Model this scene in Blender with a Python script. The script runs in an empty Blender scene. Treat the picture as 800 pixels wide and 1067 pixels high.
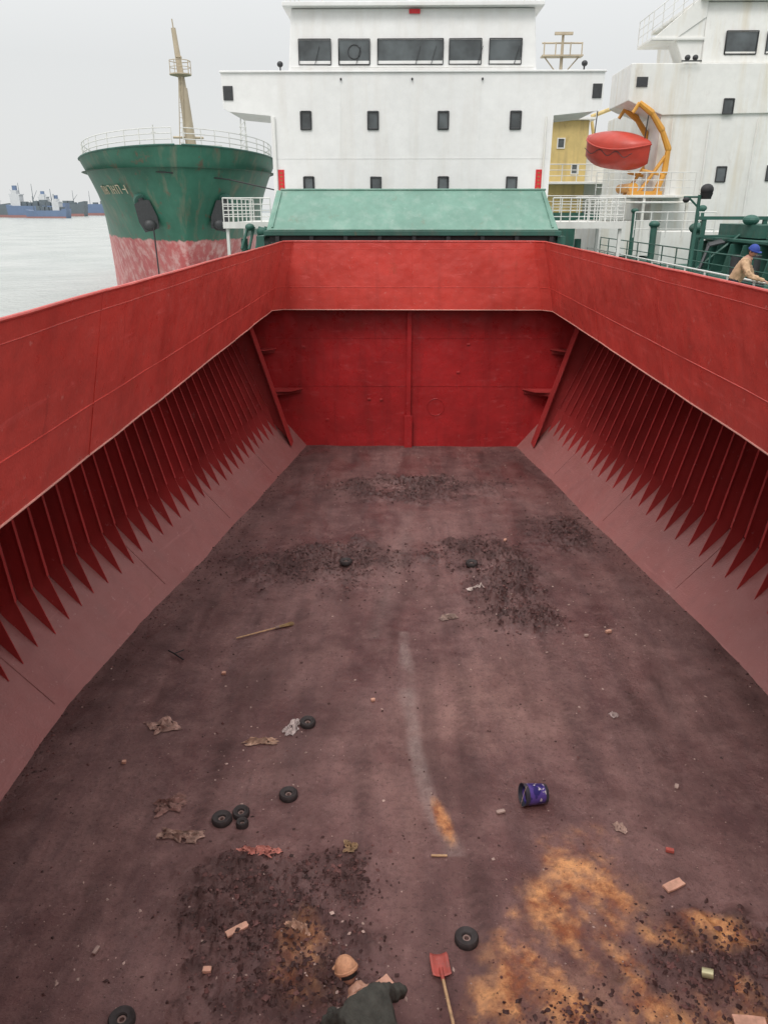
import bpy, bmesh, math, random
import numpy as np
from mathutils import Vector, Matrix
random.seed(7)
S = bpy.context.scene
S.view_settings.view_transform = 'Standard'
S.view_settings.look = 'None'
S.view_settings.exposure = 0

# ------------------------------------------------------------ helpers
def link(o, parent=None):
    S.collection.objects.link(o)
    if parent is not None:
        o.parent = parent
    return o

def grp(name):
    o = bpy.data.objects.new(name, None)
    o.empty_display_size = 0.2
    return link(o)

class B:
    """accumulates geometry for one mesh"""
    def __init__(s):
        s.v = []; s.f = []
    def add(s, vs, fs):
        n = len(s.v)
        s.v += [tuple(p) for p in vs]
        s.f += [tuple(i + n for i in f) for f in fs]
    def box(s, x0, x1, y0, y1, z0, z1):
        s.add([(x0,y0,z0),(x1,y0,z0),(x1,y1,z0),(x0,y1,z0),(x0,y0,z1),(x1,y0,z1),(x1,y1,z1),(x0,y1,z1)],
              [(0,3,2,1),(4,5,6,7),(0,1,5,4),(1,2,6,5),(2,3,7,6),(3,0,4,7)])
    def prism(s, poly, ext):
        ext = Vector(ext); n = len(poly)
        vs = [Vector(p) for p in poly] + [Vector(p) + ext for p in poly]
        fs = [tuple(range(n))[::-1], tuple(range(n, 2*n))]
        for i in range(n):
            j = (i+1) % n
            fs.append((i, j, n+j, n+i))
        s.add(vs, fs)
    def tube(s, p, q, r, r2=None, n=8):
        p = Vector(p); q = Vector(q); r2 = r if r2 is None else r2
        d = (q-p)
        if d.length < 1e-6: return
        d.normalize()
        a = d.orthogonal().normalized(); b = d.cross(a)
        vs = []
        for c, rr in ((p, r), (q, r2)):
            for i in range(n):
                t = 2*math.pi*i/n
                vs.append(c + a*math.cos(t)*rr + b*math.sin(t)*rr)
        fs = [(i, (i+1) % n, n+(i+1) % n, n+i) for i in range(n)]
        fs += [tuple(range(n))[::-1], tuple(range(n, 2*n))]
        s.add(vs, fs)
    def path(s, pts, r, n=8):
        for a, b in zip(pts[:-1], pts[1:]):
            s.tube(a, b, r, n=n)
    def ball(s, c, rx, ry=None, rz=None, n=12, m=8, M=None):
        ry = rx if ry is None else ry; rz = rx if rz is None else rz
        vs = []
        for j in range(m+1):
            ph = math.pi*j/m
            for i in range(n):
                t = 2*math.pi*i/n
                p = Vector((rx*math.sin(ph)*math.cos(t), ry*math.sin(ph)*math.sin(t), rz*math.cos(ph)))
                if M is not None: p = M @ p
                vs.append(p + Vector(c))
        fs = []
        for j in range(m):
            for i in range(n):
                a = j*n+i; b = j*n+(i+1) % n
                fs.append((a, a+n, b+n, b))
        s.add(vs, fs)
    def lathe(s, prof, M, n=28):
        vs = []
        for (r, z) in prof:
            for i in range(n):
                t = 2*math.pi*i/n
                vs.append(M @ Vector((r*math.cos(t), r*math.sin(t), z)))
        fs = []
        for j in range(len(prof)-1):
            for i in range(n):
                a = j*n+i; b = j*n+(i+1) % n
                fs.append((a, b, b+n, a+n))
        s.add(vs, fs)
    def obj(s, name, mat, parent=None, smooth=False, bev=0.0, recalc=True):
        me = bpy.data.meshes.new(name)
        me.from_pydata(s.v, [], s.f)
        if recalc:
            bm = bmesh.new(); bm.from_mesh(me)
            bmesh.ops.remove_doubles(bm, verts=bm.verts, dist=1e-5)
            bmesh.ops.recalc_face_normals(bm, faces=bm.faces)
            bm.to_mesh(me); bm.free()
        me.materials.append(mat)
        if smooth:
            for p in me.polygons: p.use_smooth = True
            try: me.set_sharp_from_angle(angle=math.radians(40))
            except Exception: pass
        o = bpy.data.objects.new(name, me)
        link(o, parent)
        if bev > 0:
            m = o.modifiers.new('bevel', 'BEVEL'); m.width = bev; m.segments = 2
            m.limit_method = 'ANGLE'; m.angle_limit = math.radians(40)
        return o

def rail(b, pts, h=1.0, nr=3, sp=1.5, r=0.02):
    for p, q in zip(pts[:-1], pts[1:]):
        p = Vector(p); q = Vector(q); L = (q-p).length
        n = max(1, int(round(L/sp)))
        for i in range(n+1):
            c = p.lerp(q, i/n)
            b.tube(c, c + Vector((0,0,h)), r, n=6)
        for k in range(nr):
            z = h*(k+1)/nr
            b.tube(p+Vector((0,0,z)), q+Vector((0,0,z)), r*(1.0 if k == nr-1 else .75), n=6)

# ------------------------------------------------------------ materials
def new_mat(name):
    m = bpy.data.materials.new(name); m.use_nodes = True
    nt = m.node_tree
    return m, nt, nt.nodes['Principled BSDF']

def N(nt, typ, **kw):
    n = nt.nodes.new(typ)
    for k, v in kw.items(): setattr(n, k, v)
    return n

def noise(nt, vec, scale, detail=6, rough=.55, dist=0.0):
    n = N(nt, 'ShaderNodeTexNoise')
    n.inputs['Scale'].default_value = scale
    n.inputs['Detail'].default_value = detail
    n.inputs['Roughness'].default_value = rough
    n.inputs['Distortion'].default_value = dist
    nt.links.new(vec, n.inputs['Vector'])
    return n.outputs['Fac']

def mrange(nt, v, a, b, c=0.0, d=1.0):
    n = N(nt, 'ShaderNodeMapRange')
    n.inputs[1].default_value = a; n.inputs[2].default_value = b
    n.inputs[3].default_value = c; n.inputs[4].default_value = d
    nt.links.new(v, n.inputs[0])
    return n.outputs[0]

def mix(nt, f, a, b):
    n = N(nt, 'ShaderNodeMix', data_type='RGBA')
    for sock, val in ((n.inputs[0], f), (n.inputs[6], a), (n.inputs[7], b)):
        if isinstance(val, (int, float)): sock.default_value = val
        elif isinstance(val, tuple): sock.default_value = (val[0], val[1], val[2], 1)
        else: nt.links.new(val, sock)
    return n.outputs[2]

def math_n(nt, op, a, b=None):
    n = N(nt, 'ShaderNodeMath', operation=op)
    for i, v in enumerate((a, b)):
        if v is None: continue
        if isinstance(v, (int, float)): n.inputs[i].default_value = v
        else: nt.links.new(v, n.inputs[i])
    return n.outputs[0]

def vscale(nt, vec, s):
    n = N(nt, 'ShaderNodeMapping')
    n.inputs['Scale'].default_value = s
    nt.links.new(vec, n.inputs['Vector'])
    return n.outputs[0]

def paint(name, col, var=.22, grime=(.12,.09,.08), g=.35, rust=0.0, chip=0.0, chipcol=(.7,.5,.48),
          rough=.5, bump=.15, scale=1.0, dust=0.0, dustcol=(.25,.15,.14), dent=.0, metallic=0.0, spec=.5, scuff=0.0):
    m, nt, p = new_mat(name)
    pos = N(nt, 'ShaderNodeNewGeometry').outputs['Position']
    n1 = noise(nt, pos, .55*scale, 4, .6)
    f1 = mrange(nt, n1, .35, .68)
    dk = tuple(c*(1-var) for c in col); lt = tuple(min(.95, c*(1+var)) for c in col)
    c = mix(nt, f1, dk, lt)
    n1b = noise(nt, pos, 3.3*scale, 5, .65)
    c = mix(nt, mrange(nt, n1b, .3, .75, 0, .35), c, tuple(x*.72 for x in col))
    st = noise(nt, vscale(nt, pos, (2.6*scale, 2.6*scale, .22*scale)), 1.0, 4, .6)
    c = mix(nt, mrange(nt, st, .5, .78, 0, g), c, grime)
    if dust > 0:
        nd = noise(nt, pos, 1.1*scale, 4, .65)
        c = mix(nt, mrange(nt, nd, .3, .7, dust*.35, dust), c, dustcol)
    if scuff > 0:
        ns = noise(nt, vscale(nt, pos, (2.0, .5, 9)), 1.0, 4, .7, .6)
        c = mix(nt, mrange(nt, ns, .60, .70, 0, scuff), c, tuple(min(.9, x*1.15+.10) for x in col))
        ns2 = noise(nt, vscale(nt, pos, (5, 5, .8)), 1.0, 5, .7, .2)
        c = mix(nt, mrange(nt, ns2, .63, .70, 0, scuff), c, tuple(x*.5 for x in col))
    if rust > 0:
        nr = noise(nt, vscale(nt, pos, (1, 1, .45)), 2.1*scale, 6, .72)
        c = mix(nt, mrange(nt, nr, .60, .70, 0, rust), c, (.19, .075, .03))
    if chip > 0:
        nc = noise(nt, pos, 7*scale, 5, .7)
        c = mix(nt, mrange(nt, nc, .64, .68, 0, chip), c, chipcol)
    nt.links.new(c, p.inputs['Base Color'])
    nt.links.new(mrange(nt, n1b, .3, .7, rough-.12, rough+.15), p.inputs['Roughness'])
    p.inputs['Metallic'].default_value = metallic
    p.inputs['Specular IOR Level'].default_value = spec
    bn = noise(nt, pos, 26*scale, 2, .6)
    b1 = N(nt, 'ShaderNodeBump'); b1.inputs['Strength'].default_value = bump; b1.inputs['Distance'].default_value = .02
    nt.links.new(bn, b1.inputs['Height'])
    if dent > 0:
        bd = noise(nt, pos, 1.5, 2, .5)
        b2 = N(nt, 'ShaderNodeBump'); b2.inputs['Strength'].default_value = dent; b2.inputs['Distance'].default_value = .12
        nt.links.new(bd, b2.inputs['Height']); nt.links.new(b1.outputs[0], b2.inputs['Normal'])
        nt.links.new(b2.outputs[0], p.inputs['Normal'])
    else:
        nt.links.new(b1.outputs[0], p.inputs['Normal'])
    return m

def plain(name, col, rough=.6, metallic=0, var=.15, bump=.1, scale=8):
    m, nt, p = new_mat(name)
    pos = N(nt, 'ShaderNodeTexCoord').outputs['Object']
    n1 = noise(nt, pos, scale, 4, .6)
    c = mix(nt, mrange(nt, n1, .3, .7), tuple(x*(1-var) for x in col), tuple(min(.95, x*(1+var)) for x in col))
    nt.links.new(c, p.inputs['Base Color'])
    p.inputs['Roughness'].default_value = rough; p.inputs['Metallic'].default_value = metallic
    b = N(nt, 'ShaderNodeBump'); b.inputs['Strength'].default_value = bump; b.inputs['Distance'].default_value = .02
    nt.links.new(noise(nt, pos, scale*4, 3), b.inputs['Height']); nt.links.new(b.outputs[0], p.inputs['Normal'])
    return m

M_coam = paint('red_coaming_paint', (.62,.058,.044), var=.16, grime=(.36,.035,.028), g=.5, rust=.25, chip=.45, chipcol=(.74,.28,.24), rough=.36, bump=.22, dent=.45, dust=.10, dustcol=(.6,.22,.18), scuff=.35)
M_edge = paint('worn_edge_paint', (.64,.30,.25), var=.2, g=.3, chip=.5, rough=.5, bump=.2)
M_bulk = paint('red_bulkhead_paint', (.42,.024,.026), var=.18, grime=(.20,.016,.018), g=.6, rust=.15, chip=.12, rough=.32, bump=.15, dent=.45, scuff=.3)
M_frame = paint('red_frame_paint', (.47,.036,.036), var=.2, grime=(.22,.03,.028), g=.4, rust=.2, chip=.2, rough=.42, bump=.2, dust=.15, dustcol=(.36,.14,.13))
M_shell_shade = paint('red_shell_paint_shaded', (.20,.016,.018), var=.25, grime=(.10,.015,.015), g=.5, rust=.25, rough=.5, bump=.2)  # frame red darkened: shade of the gaps between frames put into the colour
M_hopper = paint('dusty_hopper_paint', (.40,.135,.125), var=.2, grime=(.20,.085,.085), g=.55, rust=.2, chip=.3, rough=.52, bump=.5, dust=.7, dustcol=(.30,.15,.14), scuff=.25)
M_white = paint('white_ship_paint', (.82,.82,.81), var=.03, grime=(.56,.50,.42), g=.28, rust=.06, rough=.4, bump=.06, scale=.7, dent=.08)
M_white2 = paint('old_white_ship_paint', (.80,.80,.77), var=.04, grime=(.56,.46,.28), g=.5, rust=.14, rough=.45, bump=.06, scale=.7, dent=.08)
M_railw = paint('white_rail_paint', (.74,.74,.71), var=.06, g=.25, rust=.25, rough=.45, bump=.05)
M_teal = paint('teal_hatch_paint', (.145,.285,.225), var=.15, grime=(.30,.39,.34), g=.5, rust=.25, chip=.3, chipcol=(.4,.5,.45), rough=.5, bump=.15, dent=.35, scuff=.2)
M_dgreen = paint('dark_green_paint', (.03,.11,.085), var=.25, grime=(.1,.1,.08), g=.5, rust=.35, rough=.55, bump=.15)
M_deck = paint('green_deck_paint', (.07,.14,.11), var=.25, g=.5, rust=.5, rough=.6, bump=.3)
M_black = plain('black_rubber', (.018,.018,.02), .6)
M_ring = plain('dusty_ring_rubber', (.035,.028,.028), .75, var=.4, scale=10)
M_dark = plain('dark_steel', (.05,.052,.055), .5, .3)
M_yellow = paint('yellow_paint', (.62,.47,.19), var=.12, g=.4, rust=.3, rough=.5)
M_cream = paint('cream_mast_paint', (.52,.44,.32), var=.15, g=.4, rust=.35, rough=.5)
M_orange = paint('orange_davit_paint', (.68,.33,.05), var=.15, g=.35, rust=.35, rough=.45)
M_lifeb = paint('lifeboat_red', (.52,.055,.035), var=.15, g=.35, grime=(.3,.1,.08), rough=.4)
M_sign = plain('red_sign', (.62,.02,.03), .5)
M_wood = plain('raw_wood', (.50,.32,.18), .75, scale=10, var=.3)
M_pinkw = plain('pale_wood', (.60,.33,.24), .8, scale=12, var=.25)
M_skin = plain('skin', (.42,.23,.16), .55, var=.08, scale=20)
M_jacket = plain('olive_jacket', (.05,.05,.042), .9, var=.35, scale=9, bump=.5)
M_trous = plain('dark_trousers', (.03,.032,.045), .9, var=.3, scale=9, bump=.4)
M_boot = plain('work_boots', (.02,.018,.016), .6)
M_tan = plain('tan_jacket', (.50,.33,.20), .85, var=.2, scale=9, bump=.4)
M_bluecap = plain('blue_cap', (.02,.05,.28), .7)
M_hat = plain('tan_knit_cap', (.55,.28,.16), .8, var=.2, scale=25, bump=.5)
M_hair = plain('black_hair', (.01,.009,.008), .7)
M_eyew = plain('eye_white', (.7,.68,.65), .3)

def glass(name, col, r=.08):
    m, nt, p = new_mat(name)
    pos = N(nt, 'ShaderNodeNewGeometry').outputs['Position']
    c = mix(nt, mrange(nt, noise(nt, pos, .9, 3), .35, .65), tuple(x*.55 for x in col), tuple(x*1.7 for x in col))
    nt.links.new(c, p.inputs['Base Color']); p.inputs['Roughness'].default_value = r
    p.inputs['Specular IOR Level'].default_value = .8
    return m
M_glass = glass('dark_window_glass', (.06,.07,.074))

# ------------------------------------------------------------ numpy noise
rs = np.random.default_rng(11)
TAB = rs.random((256, 256))
def vn(x, y, seed=0):
    x = np.asarray(x, float)+seed*17.3; y = np.asarray(y, float)+seed*9.7
    xi = np.floor(x).astype(int); yi = np.floor(y).astype(int)
    fx = x-xi; fy = y-yi; fx = fx*fx*(3-2*fx); fy = fy*fy*(3-2*fy)
    g = lambda a, b: TAB[a & 255, b & 255]
    return (g(xi,yi)*(1-fx)+g(xi+1,yi)*fx)*(1-fy)+(g(xi,yi+1)*(1-fx)+g(xi+1,yi+1)*fx)*fy
def fbm(x, y, s, oc=5, seed=0, g=.55):
    t = 0; a = 1; w = 0
    for o in range(oc):
        t = t+a*vn(x*s*2**o, y*s*2**o, seed+o*3.1); w += a; a *= g
    return t/w

# ------------------------------------------------------------ ship dims
XC = .47
ZT, ZB = 6.55, 4.56
YE = 24.4
YB = 25.0
DECK = 5.1
HB = 7.65
HWY = [0, 8.5, 10.5, 13, 15.6, 20, 25, 30]; HWX = [5.82, 5.80, 5.72, 5.40, 4.95, 4.28, 3.55, 3.0]
def hw(y):
    return float(np.interp(y, HWY, HWX))
def st(y):
    return float(np.interp(y, [0, 11, 25], [7.2, 7.15, 6.35]))
HOPZ, HOPX = 1.4, 1.15

ship = grp('cargo_ship')
# floor
STEP = .036
xs = np.arange(XC-6.35, XC+6.36, STEP); ys = np.arange(.3, YB+.04, STEP)
GX, GY = np.meshgrid(xs, ys)
def blob(cx, cy, rx, ry, rot=0, seed=0, ns=.5):
    c, s = math.cos(rot), math.sin(rot)
    u = ((GX-cx)*c+(GY-cy)*s)/rx; v = (-(GX-cx)*s+(GY-cy)*c)/ry
    d = np.sqrt(u*u+v*v)+(fbm(GX, GY, 1.6, 5, seed+5)-.5)*2*ns
    return np.clip(1.25-d, 0, 1)
hmap = (fbm(GX, GY, .35, 4, 1)-.5)*.10+(fbm(GX, GY, 3.0, 5, 2, .65)-.5)*.022
piles = [(.6,21.0,2.5,.95,0,1,.9,.13),(.2,20.1,1.4,.5,0,2,.9,.09),(-1.7,15.7,2.1,1.3,.2,3,.8,.11),(2.2,14.6,.85,1.8,-.15,4,.8,.17),
         (1.9,16.3,1.2,1.0,0,14,.8,.11),(2.5,13.2,.9,.55,0,24,.8,.13),(4.1,17.4,.9,1.2,.2,5,.8,.09),(-1.65,6.45,1.0,.9,.1,6,.8,.14),(-1.0,5.6,1.0,.7,0,7,.9,.12),(3.4,5.8,1.1,.7,0,8,.8,.07),
         (-.6,6.9,.5,.5,0,9,.9,.06),(1.9,5.25,.7,.4,0,10,1.0,.07)]
dark = np.zeros_like(GX)
rough = fbm(GX, GY, 4.5, 5, 8, .75)
ridge = 1-np.abs(fbm(GX, GY, 3.2, 5, 18, .68)-.5)*5
for (cx, cy, rx, ry, rot, sd, ns, h) in piles:
    bl = blob(cx, cy, rx, ry, rot, sd, ns)
    bl = bl*bl*(3-2*bl)
    hmap += bl*h*(.15+1.6*np.abs(rough-.5)*3+.45*np.clip(ridge, 0, 1))
    dark = np.maximum(dark, bl)
clump = np.clip((fbm(GX, GY, 2.2, 6, 21, .72)-.52)*8, 0, 1)
smear = np.clip((fbm(GX, GY*.45, .9, 6, 91, .62)-.52)*5, 0, 1)*.42
drag = np.clip((fbm(GX*1.0, GY*.12, 3.2, 5, 97, .6)-.56)*7, 0, 1)*.35*np.clip(fbm(GX, GY, .35, 3, 98)*4-1.5, 0, 1)
dark = np.clip(dark*(.62+.8*clump)+clump*.20+smear+drag, 0, 1)
rust = np.maximum(blob(2.1, 6.5, .6, 1.15, -.3, 31, .9), blob(1.75, 5.5, .75, .8, 0, 32, 1.1))
rust = np.maximum(rust, blob(2.6, 5.15, 1.1, .5, 0, 35, 1.1))
rust = np.maximum(rust, blob(3.4, 6.25, .55, .22, 0, 33, .8)*.9)
rust = np.maximum(rust, blob(.62, 7.9, .09, .40, .25, 34, .5)*.8)
rust = np.maximum(rust, blob(-.95, 5.9, .5, .45, 0, 37, 1.2)*.4)
rb_ = np.clip((fbm(GX+.4*GY, GY*.6, 2.3, 7, 40, .74)-.42)*5.5, 0, 1)
rust = np.clip(rust*2.0, 0, 1)*(.12+.88*rb_)
# long worn streak
px_ = np.interp(GY, [7.0,7.8,8.3,9.3,10.8,12.6], [.85,.6,.44,.3,.2,.14])
wd = .075+.06*vn(GX*0, GY*1.3, 3)
strk = np.clip(1.5-np.abs(GX-px_+.05*(fbm(GX, GY, 2.5, 3, 51)-.5))/wd, 0, 1)*((GY > 7.3) & (GY < 12.7))
strk2 = np.clip(1.1-np.abs(GX-px_-.12*(GY-17))/.25, 0, 1)*((GY > 12.4) & (GY < 19))*.2
light = np.clip(strk*np.clip(fbm(GX, GY, 1.6, 5, 50, .7)*2.6-.75, .15, .9)+strk2, 0, 1)
# wheel tracks of the loader
band = (np.sin((GX+.12*np.sin(GY*.9))*2*math.pi/1.35)*.5+.5)**5*.30*fbm(GX, GY, .7, 3, 60)
band2 = (np.sin((GY+.2*np.sin(GX*1.7))*2*math.pi/.62)*.5+.5)**4*.22*np.clip(fbm(GX, GY, .5, 3, 61)*3-1.3, 0, 1)
dark = np.clip(dark+band+band2, 0, 1)
trk = np.zeros_like(GX)
for (x0_, sl_, ya_, yb_, am) in ((1.05, -.03, 5, 16, .16), (-.35, -.02, 6, 19, .12), (2.65, .05, 7, 18, .14), (-2.6, .03, 7, 14, .1), (3.9, .06, 8, 15, .12), (.3, .06, 13, 23, .1)):
    cxx = x0_+sl_*(GY-10)+am*np.sin(GY*.55+x0_)
    inside = np.clip(1.4-np.abs(GX-cxx)/.14, 0, 1)*((GY > ya_) & (GY < yb_))
    lug = (np.sin((GY+np.abs(GX-cxx)*.8)*2*math.pi/.17) > -.1)*.45+.35
    trk = np.maximum(trk, inside*lug*np.clip(fbm(GX, GY, .8, 3, 95+x0_)*3-1.0, 0, 1))
dark = np.clip(dark+trk*.55, 0, 1); hmap -= trk*.012
# darker, loose dirt along the sides
side = np.abs(GX-XC)-np.interp(GY, HWY, HWX)
edge = np.clip(1-np.abs(side+.45+.5*(fbm(GX, GY, .6, 4, 70)-.5))/.55, 0, 1)
dark = np.clip(dark+edge*.35, 0, 1)
hmap += edge*.04*rough
pink = np.clip((fbm(GX, GY, .8, 5, 80)-.46)*4, 0, 1)*np.clip(1-np.abs(GX-1.2)/2.2, 0, 1)*np.clip((14-GY)/4, 0, 1)
ny, nx = GX.shape
vs = np.stack([GX, GY, hmap], -1).reshape(-1, 3)
idx = np.arange(ny*nx).reshape(ny, nx)
fs = np.stack([idx[:-1,:-1], idx[:-1,1:], idx[1:,1:], idx[1:,:-1]], -1).reshape(-1, 4)
me = bpy.data.meshes.new('hold_floor'); me.from_pydata(vs.tolist(), [], fs.tolist())
at = me.color_attributes.new('mask', 'FLOAT_COLOR', 'POINT')
colr = np.stack([dark, rust, light, pink], -1).reshape(-1).astype(np.float32)
at.data.foreach_set('color', colr)
for p in me.polygons: p.use_smooth = True
floor = link(bpy.data.objects.new('hold_floor', me))

def fz(x, y):
    j = int(np.clip((x-xs[0])/STEP, 0, nx-1)); i = int(np.clip((y-ys[0])/STEP, 0, ny-1))
    return float(hmap[i, j])

m, nt, p = new_mat('ore_residue_floor')
pos = N(nt, 'ShaderNodeNewGeometry').outputs['Position']
att = N(nt, 'ShaderNodeAttribute', attribute_name='mask')
sep = N(nt, 'ShaderNodeSeparateColor'); nt.links.new(att.outputs['Color'], sep.inputs[0])
nA = noise(nt, pos, .45, 6, .62, .4); nB = noise(nt, pos, 2.6, 7, .70); nC = noise(nt, pos, 14, 6, .78)
nD = noise(nt, vscale(nt, pos, (3.0, .35, 1)), 1.0, 5, .65)
c = mix(nt, mrange(nt, nA, .38, .62), (.135,.058,.056), (.240,.128,.118))
c = mix(nt, mrange(nt, nD, .42, .70, 0, .55), c, (.088,.048,.050))
c = mix(nt, mrange(nt, nB, .45, .72, 0, .6), c, (.29,.165,.150))
c = mix(nt, math_n(nt, 'MULTIPLY', att.outputs['Alpha'], mrange(nt, nB, .3, .7, .3, .9)), c, (.35,.20,.17))
c = mix(nt, mrange(nt, nC, .50, .68, 0, .65), c, (.065,.030,.028))
spk = noise(nt, pos, 30, 3, .6)
c = mix(nt, mrange(nt, spk, .66, .71, 0, .6), c, (.42,.29,.26))
spk2 = noise(nt, vscale(nt, pos, (1, 1.3, 1)), 21, 3, .6)
c = mix(nt, mrange(nt, spk2, .66, .70, 0, .8), c, (.035,.015,.014))
c = mix(nt, math_n(nt, 'MULTIPLY', sep.outputs[0], mrange(nt, nC, .25, .65, 1.0, .6)), c, (.042,.015,.014))
c = mix(nt, math_n(nt, 'MULTIPLY', sep.outputs[2], mrange(nt, nC, .3, .6, .9, .4)), c, (.33,.255,.235))
rc = mix(nt, mrange(nt, nB, .40, .60), (.30,.09,.035), (.78,.38,.16))
rc = mix(nt, mrange(nt, nC, .52, .66, 0, .6), rc, (.12,.05,.03))
nt.links.new(mix(nt, sep.outputs[1], c, rc), p.inputs['Base Color'])
wet = mrange(nt, noise(nt, vscale(nt, pos, (1, .4, 1)), .9, 5, .6, .5), .46, .60)
rgh = mix(nt, wet, (.68,.68,.68), (.30,.30,.30))
nt.links.new(rgh, p.inputs['Roughness'])
p.inputs['Specular IOR Level'].default_value = .5
b1 = N(nt, 'ShaderNodeBump'); b1.inputs['Strength'].default_value = .85; b1.inputs['Distance'].default_value = .03
hsum = math_n(nt, 'ADD', nC, math_n(nt, 'MULTIPLY', nB, 1.5))
nt.links.new(hsum, b1.inputs['Height']); nt.links.new(b1.outputs[0], p.inputs['Normal'])
me.materials.append(m); M_floor = m

# hopper slopes, shell, frames
YN = .3
NY = 60
for sgn, nm in ((-1, 'port'), (1, 'starboard')):
    yy = np.linspace(YN, YB, NY)
    v = []; f = []
    for i, y in enumerate(yy):
        v += [(XC+sgn*(hw(y)-.12), y, -.12), (XC+sgn*(hw(y)+.12), y, .16), (XC+sgn*(hw(y)+HOPX), y, HOPZ)]
    for i in range(NY-1):
        for k in range(2):
            a = i*3+k; f.append((a, a+1, a+4, a+3))
    b = B(); b.add(v, f); b.obj(nm+'_hopper_slope', M_hopper, ship, smooth=True)
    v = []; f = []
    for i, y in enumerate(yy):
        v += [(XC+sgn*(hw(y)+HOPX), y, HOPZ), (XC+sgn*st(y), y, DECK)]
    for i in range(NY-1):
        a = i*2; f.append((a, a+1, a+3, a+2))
    b = B(); b.add(v, f); b.obj(nm+'_side_shell', M_shell_shade, ship)
    b = B(); y = .9; k_ = 0
    while y < 24.0:
        h = hw(y); s0 = h+HOPX; s1 = st(y)
        def X(r): return XC+sgn*r
        jit = random.uniform(-.03, .03)
        def shx(z): return s0+(s1-s0)*(z-HOPZ)/(DECK-HOPZ)
        dp = .30
        yj = y+random.uniform(-.012, .012)
        poly = [(X(s1-.01), y, DECK-.02), (X(s1-dp), y, DECK-.02), (X(shx(1.62)-dp), yj, 1.62),
                (X(h+.62+jit), yj, .77+jit), (X(h+.70), yj, .81), (X(s0-.02), y, HOPZ-.01)]
        b.prism(poly, (0, .016, 0))
        b.prism([(X(s1-dp), y-.028, DECK-.02), (X(s1-dp), y+.045, DECK-.02), (X(shx(1.62)-dp), y+.045, 1.62), (X(shx(1.62)-dp), y-.028, 1.62)], (-sgn*.014, 0, 0))
        y += .47; k_ += 1
    b.obj(nm+'_side_frames', M_frame, ship)
    # weld seams on hopper
    b = B()
    for y in (6.2, 10.1, 14.3, 18.0, 21.6):
        b.tube((XC+sgn*(hw(y)+.12), y, .17), (XC+sgn*(hw(y)+HOPX), y, HOPZ+.005), .010, n=6)
    b.obj(nm+'_hopper_welds', M_hopper, ship, smooth=True)
    # big end web
    b = B(); y = 24.15; h = hw(y); s0 = h+HOPX; s1 = st(y)
    poly = [(XC+sgn*s1, y, DECK-.02), (XC+sgn*(s1-1.05), y, DECK-.02), (XC+sgn*(h+.25), y, .35), (XC+sgn*s0, y, HOPZ)]
    b.prism(poly, (0, .03, 0))
    b.prism([(XC+sgn*(s1-1.05), y-.30, DECK-.02), (XC+sgn*(s1-1.05), y+.2, DECK-.02), (XC+sgn*(h+.25), y+.2, .33), (XC+sgn*(h+.25), y-.30, .33)], (-sgn*.03, 0, 0))
    b.obj(nm+'_end_web', M_frame, ship)
    b = B()
    for z in (3.25, 1.95):
        xo = XC+sgn*(st(25)-.2)
        ins = 1.75 if z > 2.5 else 2.55
        b.prism([(xo, 24.3, z), (xo, 24.99, z), (xo-sgn*ins, 24.99, z), (xo-sgn*(ins-.35), 24.55, z)], (0, 0, .035))
        b.prism([(xo-sgn*(ins-.9), 24.45, z), (xo-sgn*(ins-.05), 24.97, z), (xo-sgn*(ins-.05), 24.97, z+.03), (xo-sgn*(ins-.9), 24.45, z+.03)], (0, 0, -.12))
    b.obj(nm+'_bulkhead_brackets', M_frame, ship)

b = B(); b.box(XC-6.6, XC+6.6, YB, YB+.06, -.3, DECK+.1)
b.obj('aft_bulkhead', M_bulk, ship)
b = B()
b.box(.28, .42, YB-.16, YB-.001, 0, DECK); b.box(.22, .48, YB-.19, YB-.161, 0, 1.1)
b.obj('bulkhead_stiffener', M_bulk, ship, bev=.008)
b = B()
for x in (-2.1, 2.75): b.box(x, x+.015, YB-.010, YB-.001, 0, DECK)
b.box(-5.5, 6.4, YB-.011, YB-.0015, 2.05, 2.065)
b.box(-5.5, 6.4, YB-.011, YB-.0015, 3.6, 3.615)
for i in range(28):
    a = 2*math.pi*i/28; a2 = 2*math.pi*(i+1)/28
    b.tube((1.25+.28*math.cos(a), YB-.004, 1.35+.28*math.sin(a)), (1.25+.28*math.cos(a2), YB-.004, 1.35+.28*math.sin(a2)), .012, n=6)
b.obj('bulkhead_weld_seams', M_bulk, ship)
b = B()
for (x, z) in ((-1.0, 1.6), (-.6, 1.58), (2.2, 3.4), (-3.1, 3.3), (1.9, 2.5), (-2.4, .9)):
    b.box(x, x+.10, YB-.04, YB-.001, z, z+.05)
b.obj('bulkhead_lugs', M_frame, ship, bev=.005)
b = B(); b.box(XC-7.4, XC+7.4, .2, .28, -.3, DECK+.1); b.obj('forward_bulkhead', M_bulk, ship)

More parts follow.
